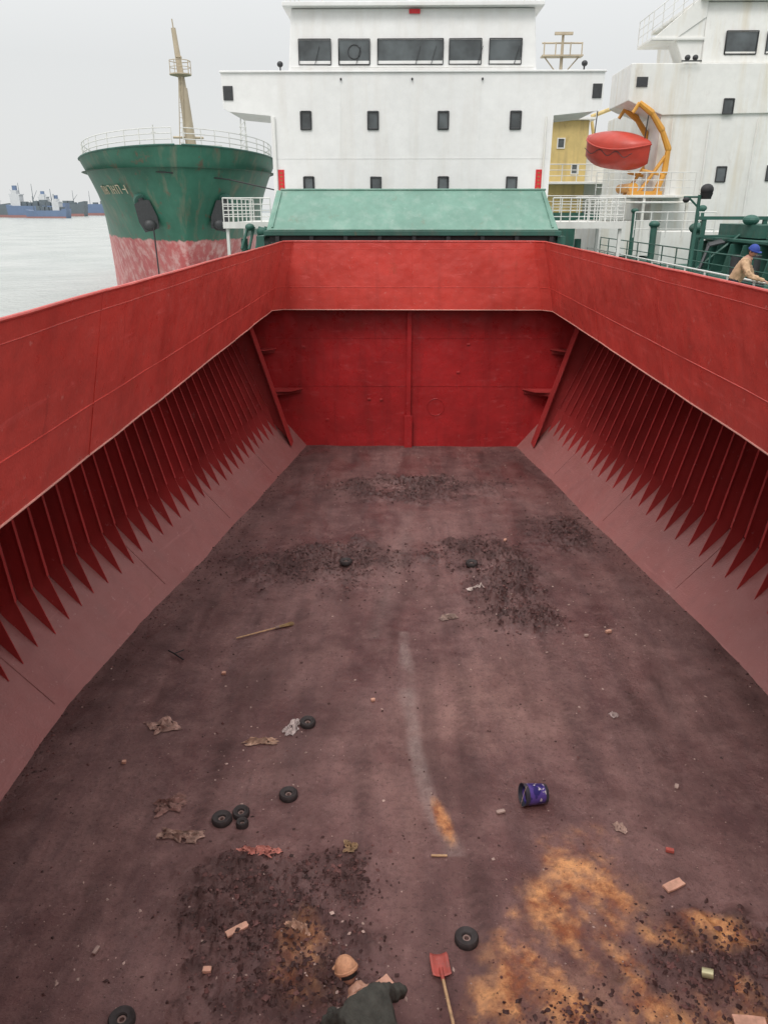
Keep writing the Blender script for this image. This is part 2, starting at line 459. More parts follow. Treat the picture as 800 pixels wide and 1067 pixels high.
# coaming
XLt, XLb, XRt, XRb = -3.44, -3.88, 4.32, 4.70
ch = .28
b = B()
def coamplate(b, pts_top, pts_bot, th):
    for i in range(len(pts_top)-1):
        t0, t1, b0, b1 = map(Vector, (pts_top[i], pts_top[i+1], pts_bot[i], pts_bot[i+1]))
        n = (t1-t0).cross(b0-t0).normalized()*th
        vs = [t0, t1, b1, b0, t0+n, t1+n, b1+n, b0+n]
        b.add(vs, [(0,1,2,3), (7,6,5,4), (0,4,5,1), (1,5,6,2), (2,6,7,3), (3,7,4,0)])
rr = random.Random(3)
def sidepts(x0, x1, ya, yb, n, zt, amp):
    out = []
    for i in range(n+1):
        t = i/n
        out.append((x0+(x1-x0)*t+rr.uniform(-amp, amp), ya+(yb-ya)*t, zt+rr.uniform(-amp, amp)*.6))
    return out
topL = sidepts(XLt, XLt, .3, YE-ch, 24, ZT, .010); botL = sidepts(XLb, XLb, .3, YE-ch, 24, ZB, .010)
topR = sidepts(XRt, XRt, .3, YE-ch, 24, ZT, .010); botR = sidepts(XRb, XRb, .3, YE-ch, 24, ZB, .010)
def densify_end(z, xl, xr): return [(xl+ch, YE, z), (xr-ch, YE, z)]
top = topL+densify_end(ZT, XLt, XRt)+topR[::-1]
bot = botL+densify_end(ZB, XLb, XRb)+botR[::-1]
coamplate(b, top, bot, .02)
coamplate(b, [(XLt, .3, ZT), (XRt, .3, ZT)], [(XLb, .3, ZB), (XRb, .3, ZB)], .02)
b.obj('hatch_coaming', M_coam, ship)
b = B()
b.path([Vector(p)+Vector((0,0,.012)) for p in top], .022, 8)
b.obj('coaming_top_bar', M_coam, ship, smooth=True)
b = B()
b.path([Vector(p) for p in bot], .015, 8)
b.obj('coaming_lower_bar', M_edge, ship, smooth=True)
b = B()
for t, r in ((.66, .009), (.10, .006)):
    pts = []
    for a, c_ in zip(top, bot):
        pts.append(Vector(a).lerp(Vector(c_), t))
    b.path(pts, r, 6)
for yy_ in (4.5, 9.2, 13.6, 18.4):
    for tt, bb in ((XLt, XLb), (XRt, XRb)):
        b.tube((tt, yy_, ZT), (bb, yy_, ZB), .007, n=6)
b.tube((.4, YE-.0, ZT), (.4, YE-.0, ZB), .006, n=6)
for x_t, x_b in ((XLt+ch, XLb+ch), (XRt-ch, XRb-ch)):
    b.tube((x_t, YE, ZT), (x_b, YE, ZB), .02, n=8)
b.obj('coaming_weld_seams', M_coam, ship, smooth=True)
def xl(z): return XLt+(XLb-XLt)*(ZT-z)/(ZT-ZB)
def xr(z): return XRt+(XRb-XRt)*(ZT-z)/(ZT-ZB)
b = B()
b.box(XLt-.28, XLt-.07, .3, YE, ZT-.08, ZT-.04); b.box(XRt+.07, XRt+.28, .3, YE, ZT-.08, ZT-.04)
for y in np.arange(1, 24, 1.8):
    b.prism([(xl(ZT-.09)-.05, y, ZT-.09), (XLt-.26, y, ZT-.09), (xl(DECK)-.35, y, DECK), (xl(DECK)-.05, y, DECK)], (0,.015,0))
    b.prism([(xr(ZT-.09)+.05, y, ZT-.09), (XRt+.26, y, ZT-.09), (xr(DECK)+.35, y, DECK), (xr(DECK)+.05, y, DECK)], (0,.015,0))
b.obj('coaming_stays', M_coam, ship)
b = B()
b.box(XC-HB, xl(DECK)-.045, .3, 25.2, DECK-.04, DECK); b.box(xr(DECK)+.045, XC+HB, .3, 25.2, DECK-.04, DECK)
b.box(XC-HB, XC+HB, 25.2, 47, DECK-.04, DECK); b.box(XC-HB, XC+HB, -14, .2, DECK-.04, DECK)
b.box(xl(DECK)-.04, xr(DECK)+.04, YE+.03, 25.2, DECK-.04, DECK)
b.obj('main_deck', M_deck, ship)
b = B()
b.box(XC-HB-.03, XC-HB, -14, 47, -4, DECK+.12); b.box(XC+HB, XC+HB+.03, -14, 47, -4, DECK+.12)
b.box(XC-HB, XC+HB, 47, 47.05, -4, DECK); b.box(XC-HB, XC+HB, -14.05, -14, -4, DECK)
b.box(XC-HB, XC+HB, -14, 47, -1.3, -1.2)
b.obj('hull_plating', M_dgreen, ship)

rg = grp('deck_railing')
b = B(); rail(b, [(7.62, 3, DECK), (7.62, 33, DECK)], .92, 3, 1.45, .024); b.obj('rails', M_railw, rg, smooth=True)

# ------------------------------------------------------------ hatch cover stack
hc = grp('hatch_cover')
b = B()
b.prism([(-4.08, 25.1, 6.86), (-4.08, 26.6, 8.02), (-4.08, 28.3, 8.02), (-4.08, 28.3, 6.86)], (8.96, 0, 0))
o = b.obj('folded_panel', M_teal, hc, bev=.03)
for v_ in o.data.vertices:
    if v_.co.z > 7.5: v_.co.x = XC-.05+(v_.co.x-XC)*.955
b = B()
b.box(-4.15, 4.95, 25.0, 28.4, 6.70, 6.84)
b.obj('cover_skirt', M_dgreen, hc, bev=.015)
b = B()
b.box(-4.0, 4.8, 25.15, 28.3, 6.5, 6.69)
for x in np.arange(-3.8, 4.8, 1.05): b.box(x, x+.12, 25.03, 25.15, 6.45, 6.69)
b.obj('rubber_seal_and_wheels', M_black, hc)
b = B()
for x in (-4.3, 5.0):
    b.box(x-.12, x+.12, 25.2, 28.2, DECK, 6.68)
b.obj('cover_supports', M_dgreen, hc)
b = B()
for x in (-3.9, 4.7):
    b.tube((x, 25.16, 6.93), (x*.965, 26.5, 7.99), .03, n=6)
b.tube((-4.0, 25.09, 6.87), (4.8, 25.09, 6.87), .035, n=8)
b.tube((-3.8, 26.6, 8.04), (4.66, 26.6, 8.04), .03, n=8)
b.obj('cover_edge_bars', M_teal, hc, smooth=True)

# ------------------------------------------------------------ own superstructure
C0 = 7.45
def win(bf, bg, x, z, w, h, y, fr=.05, pr=.05):
    bg.box(x-w/2+.005, x+w/2-.005, y-.012, y-.003, z-h/2+.005, z+h/2-.005)
    bf.box(x-w/2-fr, x-w/2, y-pr, y-.002, z-h/2-fr, z+h/2+fr)
    bf.box(x+w/2, x+w/2+fr, y-pr, y-.002, z-h/2-fr, z+h/2+fr)
    bf.box(x-w/2, x+w/2, y-pr, y-.002, z+h/2, z+h/2+fr)
    bf.box(x-w/2, x+w/2, y-pr, y-.002, z-h/2-fr, z-h/2)

sup = grp('ship_superstructure')
zt, zl, zi = C0+4.95, C0+3.72, C0+3.45
b = B()
b.box(XC-5.58, XC+5.58, 34, 45, DECK, zt)
b.obj('accommodation_block', M_white, sup)
b = B()
for sg in (-1, 1):
    b.prism([(XC+sg*5.581, 34.0, zt), (XC+sg*7.45, 34.0, zt), (XC+sg*7.45, 34.0, zl), (XC+sg*7.2, 34.0, zl-.12), (XC+sg*5.581, 34.0, zi)], (0, 3.2, 0))
b.obj('bridge_wings', M_white, sup)
b = B()
b.prism([(XC-4.82, 34.1, zt+.002), (XC+4.82, 34.1, zt+.002), (XC+4.66, 34.3, C0+7.15), (XC-4.66, 34.3, C0+7.15)], (0, 7, 0))
b.obj('wheelhouse', M_white, sup, bev=.05)
b = B()
b.box(XC-4.95, XC+4.95, 33.95, 41.5, C0+7.16, C0+7.30)
b.box(XC-7.5, XC+7.5, 33.93, 37.2, zt+.003, zt+.07)
b.obj('roof_and_trim', M_white, sup, bev=.015)
bf, bg = B(), B()
yw = 34.17
for (x0, x1) in ((310,343),(352,384),(393,461),(468,501),(510,543)):
    X0 = (x0-400)*29.4/800-.6; X1 = (x1-400)*29.4/800-.6
    win(bf, bg, (X0+X1)/2, C0+5.67, X1-X0, .82, yw-.02, .03, .06)
for px in (318, 388, 461, 536):
    win(bf, bg, (px-400)*30.4/800-.6, C0+3.28, .34, .54, 34.0, .06, .06)
for px in (321, 391, 461, 532):
    win(bf, bg, (px-400)*31.2/800-.6, C0+.93, .34, .50, 34.0, .06, .05)
bf.obj('window_frames', M_dark, sup, bev=.015); bg.obj('window_glass', M_glass, sup)
b = B()
xcv = (368-400)*29.4/800-.6
for i in range(20):
    a = 2*math.pi*i/20; a2 = 2*math.pi*(i+1)/20
    b.tube((xcv+.24*math.cos(a), yw-.05, C0+5.67+.24*math.sin(a)), (xcv+.24*math.cos(a2), yw-.05, C0+5.67+.24*math.sin(a2)), .018, n=6)
for X0 in (-3.3, -1.7, 0.6, 1.2, 3.0, 4.4):
    b.tube((X0, yw-.08, C0+5.25), (X0+.18, yw-.08, C0+5.85), .012, n=5)
b.obj('wipers_and_clearview', M_dark, sup, smooth=True)
b = B()
b.box(XC-7.40, XC-7.02, 33.96, 33.998, C0+4.0, C0+4.5); b.box(XC+7.02, XC+7.38, 33.96, 33.998, C0+4.05, C0+4.55)
b.obj('sidelight_screens', M_dark, sup, bev=.01)
b = B()
for px in (292.5, 559.5):
    X0 = (px-400)*31.2/800-.6
    b.box(X0-.12, X0+.12, 33.975, 33.997, C0+.7, C0+1.5)
b.box(.33, .75, 34.20, 34.235, C0+6.95, C0+7.1)
b.obj('red_banners', M_sign, sup)
bb = B()
for px in (292.5, 559.5):
    X0 = (px-400)*31.2/800-.6
    for k in range(5):
        bb.box(X0-.05, X0+.05, 33.968, 33.974, C0+.78+k*.14, C0+.85+k*.14)
M_gold = plain('gold_lettering', (.4,.12,.04), .5); bb.obj('banner_lettering', M_gold, sup)
b = B()
for z in (C0+1.9,): b.box(XC-5.5, XC+5.5, 33.990, 33.998, z, z+.018)
for px in (355, 425, 497):
    X0 = (px-400)*31/800-.6; b.box(X0, X0+.012, 33.992, 33.998, DECK, C0+4.8)
b.obj('plate_seams', M_white, sup)
b = B()
rail(b, [(XC-4.8, 34.1, C0+7.3), (XC+4.8, 34.1, C0+7.3)], 1.0, 3, 1.3, .022)
rail(b, [(XC-4.8, 34.1, C0+7.3), (XC-4.8, 41, C0+7.3)], 1.0, 3, 1.3, .022)
rail(b, [(XC+4.8, 34.1, C0+7.3), (XC+4.8, 41, C0+7.3)], 1.0, 3, 1.3, .022)
b.tube((XC-4.7, 34.04, C0+5.13), (XC+4.7, 34.04, C0+5.13), .018, n=6)
b.obj('monkey_island_rail', M_railw, sup, smooth=True)
b = B()
for px in (291, 607):
    X0 = (px-400)*29.8/800-.6
    b.tube((X0, 34.1, zt+.07), (X0, 34.1, zt+.22), .03, n=6); b.ball((X0, 34.07, zt+.3), .12, .1, .11)
for X0 in (-2.3, .47, 3.2):
    b.ball((X0, 33.95, C0+4.72), .04, .05, .05)
b.obj('floodlights', M_dark, sup, smooth=True)
b = B()
b.tube((XC-5.45, 33.93, DECK), (XC-5.45, 33.93, C0+3.4), .05, n=8)
b.tube((XC+5.3, 33.93, DECK), (XC+5.3, 33.93, C0+3.4), .035, n=8)
b.obj('drain_pipes', M_white2, sup, smooth=True)
b = B(); b.tube((XC, 37, C0+7.3), (XC, 37, C0+13), .18, .1, n=10); b.box(XC-1, XC+1, 36.6, 37.4, C0+10, C0+10.08)
b.obj('signal_mast', M_white, sup, smooth=True)

for sgn, xin, xout in ((-1, -4.35, -5.95), (1, 5.15, 7.55)):
    g = grp('access_platform')
    xa, xb = min(xin, xout), max(xin, xout)
    b = B(); b.box(xa, xb, 27.8, 33.7, 6.93, 7.03); b.box(xa-.02, xb+.02, 27.74, 27.8, 6.85, 7.06)
    for x in (xa+.05, xb-.12):
        for y in (27.85, 31):
            b.box(x, x+.1, y, y+.1, DECK, 6.93)
    b.obj('platform', M_railw, g)
    b = B(); rail(b, [(xa, 27.85, 7.03), (xb, 27.85, 7.03)], .78, 4, .3, .02)
    rail(b, [(xout, 27.85, 7.03), (xout, 33.7, 7.03)], .78, 3, .9, .02)
    b.obj('platform_rail', M_railw, g, smooth=True)
    b = B()
    x0 = xin+sgn*.45
    b.box(x0-.2, x0+.2, 28.3, 28.9, DECK, 6.1); b.tube((x0+sgn*.6, 28.4, DECK), (x0+sgn*.6, 28.4, 6.5), .12, n=10)
    b.tube((x0+sgn*.9, 28.2, DECK), (x0+sgn*.9, 28.2, 5.9), .16, n=12)
    b.obj('deck_vents', M_dgreen, g, smooth=True)
b = B(); b.ball((-5.0, 27.4, 6.9), .16, .16, .12); b.ball((-4.6, 27.5, 6.75), .2, .15, .15)
for k in range(4): b.tube((-5.3+.25*k, 27.3, 6.2), (-5.1+.2*k, 27.6, 6.9), .05, n=8)
g = grp('mooring_gear'); b.obj('rope_and_rollers', M_dgreen, g, smooth=True)

g = grp('deck_light_post')
b = B(); b.tube((7.75, 21.6, DECK), (7.75, 21.6, 7.8), .045, n=8); b.tube((7.75, 21.6, 7.5), (7.5, 21.6, 7.72), .025, n=6); b.tube((7.35, 21.6, 7.75), (7.95, 21.6, 7.75), .025, n=6)
b.obj('post', M_dgreen, g, smooth=True)
b = B(); b.ball((7.92, 21.6, 7.92), .17, .14, .15); b.tube((7.92, 21.6, 7.7), (7.92, 21.6, 7.85), .12, .16, n=12); b.ball((7.4, 21.55, 7.68), .09, .08, .07)
b.obj('lantern', M_black, g, smooth=True)

# ------------------------------------------------------------ green ship (bow on)
gs = grp('cargo_ship')
m, nt, p = new_mat('green_hull_paint')
pos = N(nt, 'ShaderNodeNewGeometry').outputs['Position']
sx = N(nt, 'ShaderNodeSeparateXYZ'); nt.links.new(pos, sx.inputs[0])
nA = noise(nt, pos, .25, 5, .65); nS = noise(nt, vscale(nt, pos, (.9,.9,.12)), 1, 5, .65); nC = noise(nt, pos, 1.1, 6, .7)
gcol = mix(nt, mrange(nt, nA, .35, .65), (.016,.095,.06), (.04,.16,.11))
gcol = mix(nt, mrange(nt, nS, .52, .78, 0, .7), gcol, (.26,.17,.12))
gcol = mix(nt, mrange(nt, nC, .58, .66, 0, .7), gcol, (.13,.06,.04))
rcol = mix(nt, mrange(nt, nA, .4, .6), (.42,.07,.075), (.52,.13,.13))
rcol = mix(nt, mrange(nt, nC, .46, .62, 0, .7), rcol, (.66,.44,.42))
rcol = mix(nt, mrange(nt, nS, .55, .75, 0, .5), rcol, (.35,.16,.13))
zz = math_n(nt, 'ADD', sx.outputs[2], math_n(nt, 'MULTIPLY', nS, .8))
c = mix(nt, mrange(nt, zz, 5.5, 5.6), rcol, gcol)
nt.links.new(c, p.inputs['Base Color']); p.inputs['Roughness'].default_value = .5
M_ghull = m
zb_, zt_ = -2.0, 11.35
def fdk(s): return 8.3*(1-(1-min(s/13, 1))**2.2)**.62 if s > 0 else 0.0
def fwl(s): return 7.9*(1-(1-min(s/30, 1))**1.7) if s > 0 else 0.0
NS, NV = 40, 16
srow = [((i/(NS-1))**1.9)*70 for i in range(NS)]
v = []; f = []
for sg in (-1, 1):
    base = len(v)
    for s_ in srow:
        for k in range(NV):
            t = k/(NV-1); z = zb_+(zt_+.5*max(0, 1-s_/10)-zb_)*t
            rake = 3.2*(1-t)**1.3
            hb = fwl(s_)+(fdk(s_)-fwl(s_))*t**1.7
            v.append((sg*hb, s_+rake*max(0, 1-s_/30), z))
    for i in range(NS-1):
        for k in range(NV-1):
            a = base+i*NV+k; f.append((a, a+1, a+NV+1, a+NV))
b = B(); b.add(v, f)
o = b.obj('hull', M_ghull, gs, smooth=True)
v = []; f = []
for s_ in srow: v += [(-fdk(s_)*.99, s_, zt_-1), (fdk(s_)*.99, s_, zt_-1)]
for i in range(NS-1): f.append((2*i, 2*i+1, 2*i+3, 2*i+2))
b = B(); b.add(v[1:], [tuple(max(0, k-1) for k in q) for q in f[1:]]); b.obj('foredeck', M_deck, gs)
b = B()
for sg in (-1, 1):
    pts = [Vector((sg*fdk(s_), s_, zt_+.5*max(0, 1-s_/10))) for s_ in np.concatenate([[0.02, .15, .4, .8, 1.3], np.arange(2, 30, 1.2)])]
    b.path(pts, .07, 6)
b.obj('bulwark_cap', M_dgreen, gs, smooth=True)
b = B()
for sg in (-1, 1):
    ss = np.concatenate([[0.05, .5, 1.1], np.arange(2, 30, 1.5)])
    pts = [Vector((sg*fdk(s_)*.96, s_+.3, zt_+.5*max(0, 1-s_/10))) for s_ in ss]
    for p_ in pts: b.tube(p_, p_+Vector((0,0,1.15)), .04, n=5)
    for h_ in (.4, .78, 1.15): b.path([p_+Vector((0,0,h_)) for p_ in pts], .035, 5)
b.obj('bow_railing', M_railw, gs, smooth=True)
MX = .75
b = B()
zm = zt_-.5
b.tube((.35+MX, 7, zm), (MX, 7, zm+5.5), .46, .34, n=14); b.tube((MX, 7, zm+5.5), (-.35+MX, 7, zm+9.6), .28, .18, n=12)
b.tube((-.35+MX, 7, zm+9.6), (-.4+MX, 7, zm+10.2), .05, n=6)
b.lathe([(.3, 0), (.85, .12), (.85, .2), (.3, .2)], Matrix.Translation((-.1+MX, 7, zm+6.3)), 14)
b.box(-.35+MX, .1+MX, 6.7, 7.3, zm+7.6, zm+7.7)
b.tube((-1.1+MX, 7, zm+2.0), (1.3+MX, 7, zm+2.0), .09, n=6)
b.obj('foremast', M_cream, gs, smooth=True)
b = B()
for i in range(9):
    a = 2*math.pi*i/9; a2 = 2*math.pi*(i+1)/9
    P = lambda an, z: (-.1+MX+.82*math.cos(an), 7+.82*math.sin(an), zm+z)
    b.tube(P(a, 6.5), P(a, 7.4), .03, n=5); b.tube(P(a, 7.4), P(a2, 7.4), .03, n=5); b.tube(P(a, 6.95), P(a2, 6.95), .025, n=5)
b.tube((-.7+MX, 6.6, zm+.3), (-.25+MX, 6.6, zm+6.3), .035, n=5); b.tube((-.4+MX, 6.5, zm+.3), (.0+MX, 6.55, zm+6.3), .035, n=5)
for k in range(16): b.tube((-.7+MX+.028*k, 6.6, zm+.5+.36*k), (-.4+MX+.026*k, 6.5, zm+.5+.36*k), .02, n=4)
b.obj('mast_platform_rail', M_cream, gs, smooth=True)
b = B()
for dx, dy in ((-.3,-.3),(.3,-.3),(.3,.3),(-.3,.3)): b.tube((5.4+dx, 9+dy, zt_), (5.4+dx*.5, 9+dy*.5, zt_+3.4), .04, n=5)
for k in range(6): b.tube((5.1, 8.7, zt_+.5*k), (5.6, 8.7, zt_+.5*k+.5), .03, n=5); b.tube((5.05, 8.7, zt_+.5*k), (5.65, 8.7, zt_+.5*k), .03, n=5)
b.box(4.9, 5.9, 8.5, 9.5, zt_+3.4, zt_+3.46)
b.tube((-1.8, 5, zt_), (-1.8, 5, zt_+2.2), .05, n=6); b.tube((-1.95, 5, zt_+1.7), (-1.6, 5, zt_+1.7), .04, n=5)
b.box(2.5, 3.5, 7, 8, zt_-1, zt_+1.0)
b.obj('deck_fittings', M_railw, gs)
def hp(sg, s_, z, off=.03):
    t = (z-zb_)/(zt_-zb_)
    return Vector((sg*(fwl(s_)+(fdk(s_)-fwl(s_))*t**1.7+off), s_+3.2*(1-t)**1.3*max(0, 1-s_/30)-off, z))
for sg in (-1, 1):
    zc_ = 7.0; s_ = 2.1
    c0 = hp(sg, s_, zc_, .25); tilt = Matrix.Rotation(sg*.28, 3, 'Y')
    R_ = lambda x, y, z: c0+tilt @ Vector((x, y, z))
    b = B()
    b.tube(R_(0,.0,1.0), R_(0,.7,1.2), .55, .6, n=16)
    b.obj('hawse_pipe', M_dgreen, gs, smooth=True)
    b = B()
    b.tube(R_(0,-.1,1.3), R_(0,-.1,-.6), .22, .28, n=8)
    b.prism([R_(-.55,-.1,-1.1), R_(.55,-.1,-1.1), R_(.72,-.1,-.3), R_(.58,-.1,1.0), R_(.30,-.1,1.1), R_(-.30,-.1,1.1), R_(-.58,-.1,1.0), R_(-.72,-.1,-.3)], (0,-.35,0))
    b.ball(R_(0,-.3,-.7), .55, .4, .45)
    b.obj('anchor', M_dark, gs, smooth=True)
b = B()
b.path([(-2.4, 2.0, 6.4), (-2.3, 1.2, 3), (-2.2, .8, -1)], .06, 5)
b.path([(-3.8, 3.0, 10.2), (-1, .2, 10.0), (3.6, 2.0, 9.6), (8, 0, 8.6)], .05, 5)
b.obj('anchor_chain_and_mooring_lines', M_black, gs, smooth=True)
b = B()
for k in range(6):
    s_ = 3.4+k*.75; z = 8.9
    b.tube(hp(-1, s_, z-.3), hp(-1, s_, z+.3), .045, n=4)
    b.tube(hp(-1, s_, z+.3 if k % 2 else z), hp(-1, s_+.4, z+.3 if k % 2 else z), .045, n=4)
    if k % 3: b.tube(hp(-1, s_+.4, z-.3), hp(-1, s_+.4, z+.3), .045, n=4)
b.obj('ship_name_lettering', M_cream, gs)
gs.location = (-16.1, 61.5, 0); gs.rotation_euler = (0, 0, math.radians(14.5))

# ------------------------------------------------------------ neighbour ship (starboard)
nb = grp('cargo_ship')
b = B()
b.box(12.07, 27, 40, 50, 5.0, C0+4.8); b.obj('accommodation_block', M_white2, nb, bev=.05)
b = B()
b.prism([(10.46, 39.9, C0+6.15), (29, 39.9, C0+6.15), (29, 39.9, C0+4.3), (12.1, 39.9, C0+4.05), (10.8, 39.9, C0+4.5), (10.46, 39.9, C0+4.65)], (0, 3.5, 0))
b.obj('bridge_wings', M_white2, nb, bev=.03)
b = B()
b.prism([(13.66, 40.1, C0+6.16), (26, 40.1, C0+6.16), (26, 40.35, C0+8.6), (13.66, 40.35, C0+8.6)], (0, 7, 0))
b.obj('wheelhouse', M_white2, nb, bev=.04)
b = B()
b.prism([(12.4, 40.3, C0+7.15), (13.66, 40.3, C0+8.7), (13.655, 40.3, C0+6.16), (12.9, 40.3, C0+6.16)], (0, 1.2, 0))
b.box(11.3, 13.7, 40.2, 42.5, C0+7.1, C0+7.22); b.box(13.3, 26.4, 40.0, 47.6, C0+8.62, C0+8.78)
b.prism([(11.3, 40.25, C0+7.1), (13.3, 40.25, C0+8.75), (13.66, 40.25, C0+8.75), (13.66, 40.25, C0+8.0), (12.3, 40.25, C0+7.1)], (0, .1, 0))
b.obj('side_gallery', M_white2, nb, bev=.02)
b = B()
rail(b, [(11.3, 40.22, C0+7.22), (13.4, 40.22, C0+8.8)], 1.0, 3, .5, .022)
rail(b, [(11.3, 40.22, C0+7.22), (11.3, 42.4, C0+7.22)], 1.0, 3, .7, .022)
rail(b, [(13.4, 40.1, C0+8.8), (26, 40.1, C0+8.8)], 1.0, 3, 1.2, .022)
rail(b, [(9.0, 38.4, C0+.62), (13.5, 38.4, C0+.62)], .95, 3, .6, .022)
rail(b, [(9.4, 33.0, 6.4), (12.6, 33.0, 6.4)], .95, 3, .6, .022)
b.obj('gallery_rails', M_railw, nb, smooth=True)
bf, bg = B(), B()
for (x0, x1) in ((14.62, 16.0), (16.45, 17.9), (18.4, 20.5)):
    win(bf, bg, (x0+x1)/2, C0+6.98, x1-x0, .85, 40.16, .04, .06)
for (x, z) in ((15.05, 4.4), (17.6, 4.4), (20, 4.4)): win(bf, bg, x, C0+z, .40, .55, 39.9, .05, .06)
for (x, z) in ((15.2, 1.55), (17.55, 1.6), (20, 1.6)): win(bf, bg, x, C0+z, .40, .58, 40, .05, .06)
bf.obj('window_frames', M_dark, nb, bev=.015); bg.obj('window_glass', M_glass, nb)
b = B(); b.box(10.75, 11.25, 39.86, 39.899, C0+5.2, C0+5.6); b.obj('sidelight_screen', M_dark, nb)
b = B()
for x in (12.9, 13.25): b.ball((x, 39.85, C0+6.35), .13, .12, .12)
b.tube((12.6, 39.7, C0+6.2), (13.5, 39.7, C0+6.2), .03, n=6)
b.obj('floodlights', M_dark, nb, smooth=True)
b = B()
b.box(9.2, 13.4, 38.3, 43.5, C0+.5, C0+.62); b.box(9.3, 12.06, 38.6, 43.5, 5.4, C0-.5)
for x in (9.3, 11.2, 13.2): b.box(x, x+.12, 38.35, 38.5, 5.0, C0+.5)
b.box(11.0, 14.8, 34.5, 35.6, 5.2, C0-.85)
b.obj('boat_deck', M_white2, nb, bev=.02)
b = B()
for x in (12.6, 14.3, 16.5): b.tube((x, 39.86, 5.2), (x, 39.86, C0+3.9), .045, n=8)
b.tube((9.0, 38.2, C0+.3), (13.5, 38.2, C0+.3), .04, n=6)
b.obj('pipes', M_white2, nb, smooth=True)
b = B()
b.box(9.1, 28, -5, 52, -3, 5.3)
b.obj('hull', M_dgreen, nb)
b = B()
b.box(12.3, 24, 8, 33, 5.3, 6.35)
for y in np.arange(8.5, 33, 1.1): b.prism([(12.3, y, 6.3), (11.9, y, 6.3), (11.7, y, 5.3), (12.3, y, 5.3)], (0, .03, 0))
b.box(12.0, 24, 8, 33.05, 6.36, 6.46)
for y in (20, 24.2, 28.4):
    b.box(12.4, 23.8, y, y+3.6, 6.5, 6.95)
b.obj('hatch_coaming_and_covers', M_dgreen, nb, bev=.015)
b = B()
for x in (11.0, 13.2, 15.4, 17.6):
    b.box(x, x+.14, 30.0, 30.14, 5.3, 7.1); b.tube((x, 30, 5.4), (x+1.9, 30, 7.0), .05, n=6)
b.box(10.8, 20, 29.98, 30.16, 7.1, 7.22); b.box(10.8, 20, 29.98, 30.16, 6.5, 6.58)
for k in range(8): b.ball((12.6+k*.8+random.uniform(-.2,.2), 29.3, 7.1), .28, .3, .18)
b.obj('green_gantry_frame', M_dgreen, nb)
b = B(); rail(b, [(9.35, 2, 5.3), (9.35, 38, 5.3)], .95, 3, 1.5, .022); b.obj('side_rail', M_dgreen, nb, smooth=True)
b = B()
for (x, y, z0, h_, r) in ((10.2, 33, 5.3, 1.6, .13), (11.2, 31, 5.3, 1.5, .18), (10.3, 36.3, 5.3, 2.1, .1), (13.1, 36, 5.3, 2.2, .12)):
    b.tube((x, y, z0), (x, y, z0+h_), r, n=10); b.ball((x, y, z0+h_), r*1.7, r*1.7, r*1.1)
b.obj('deck_vents', M_dgreen, nb, smooth=True)
b = B()
for k in range(5): b.path([(10.0+k*.25, 27+k*.6, 5.6), (10.4+k*.22, 27.5+k*.6, 6.3), (11.1+k*.2, 28+k*.6, 6.4)], .045, 6)
b.tube((9.9, 24, 5.3), (9.9, 24, 6.2), .16, n=12); b.tube((10.5, 24, 5.3), (10.5, 24, 6.2), .16, n=12); b.box(9.6, 10.8, 23.8, 24.2, 5.3, 5.5)
b.obj('pipes_and_bollards', M_dark, nb, smooth=True)

# lifeboat
lb = grp('lifeboat')
v = []; f = []; n1, n2 = 17, 11
for i in range(n1):
    t = i/(n1-1)*2-1; y = t*1.9
    w = .95*(1-abs(t)**2.6)**.7+.02; kz = -.75+.45*abs(t)**3
    for k in range(n2):
        a = math.pi*k/(n2-1)
        v.append((w*math.cos(a), y, kz+(.28+.28*t*t-kz)*(1-math.sin(a)**.8)))
for i in range(n1-1):
    for k in range(n2-1):
        a = i*n2+k; f.append((a, a+1, a+n2+1, a+n2))
b = B(); b.add(v, f); b.obj('boat_hull', M_lifeb, lb, smooth=True)
v = []; f = []
for i in range(n1):
    t = i/(n1-1)*2-1; y = t*1.9; w = .93*(1-abs(t)**2.6)**.7+.02
    for k in range(n2):
        a = math.pi*k/(n2-1); v.append((w*math.cos(a), y, .28+.28*t*t+(.72*(1-t*t*.85))*math.sin(a)))
for i in range(n1-1):
    for k in range(n2-1):
        a = i*n2+k; f.append((a, a+1, a+n2+1, a+n2))
b = B(); b.add(v, f); b.obj('boat_canopy', M_lifeb, lb, smooth=True)
b = B()
for sg in (-1, 1):
    pts = []
    for i in range(n1):
        t = i/(n1-1)*2-1; w = .97*(1-abs(t)**2.6)**.7+.02; pts.append((sg*w, t*1.9, .28+.28*t*t))
    b.path(pts, .045, 6)
b.obj('gunwale_fender', M_lifeb, lb, smooth=True)
b = B(); b.tube((0, -1.5, .6), (0, -1.5, 1.8), .03, n=5); b.tube((0, 1.5, .6), (0, 1.5, 1.8), .03, n=5)
for sg in (-1, 1): b.path([(sg*.95, t*1.9, .1-.12*math.cos(t*12)) for t in np.linspace(-.75, .75, 22)], .018, 5)
b.obj('falls_and_grab_lines', M_dark, lb)
lb.location = (10.35, 40.6, C0+2.5); lb.rotation_euler = (math.radians(8), math.radians(-8), math.radians(46)); lb.scale = (.9,.88,.95)
dv = grp('lifeboat_davit')
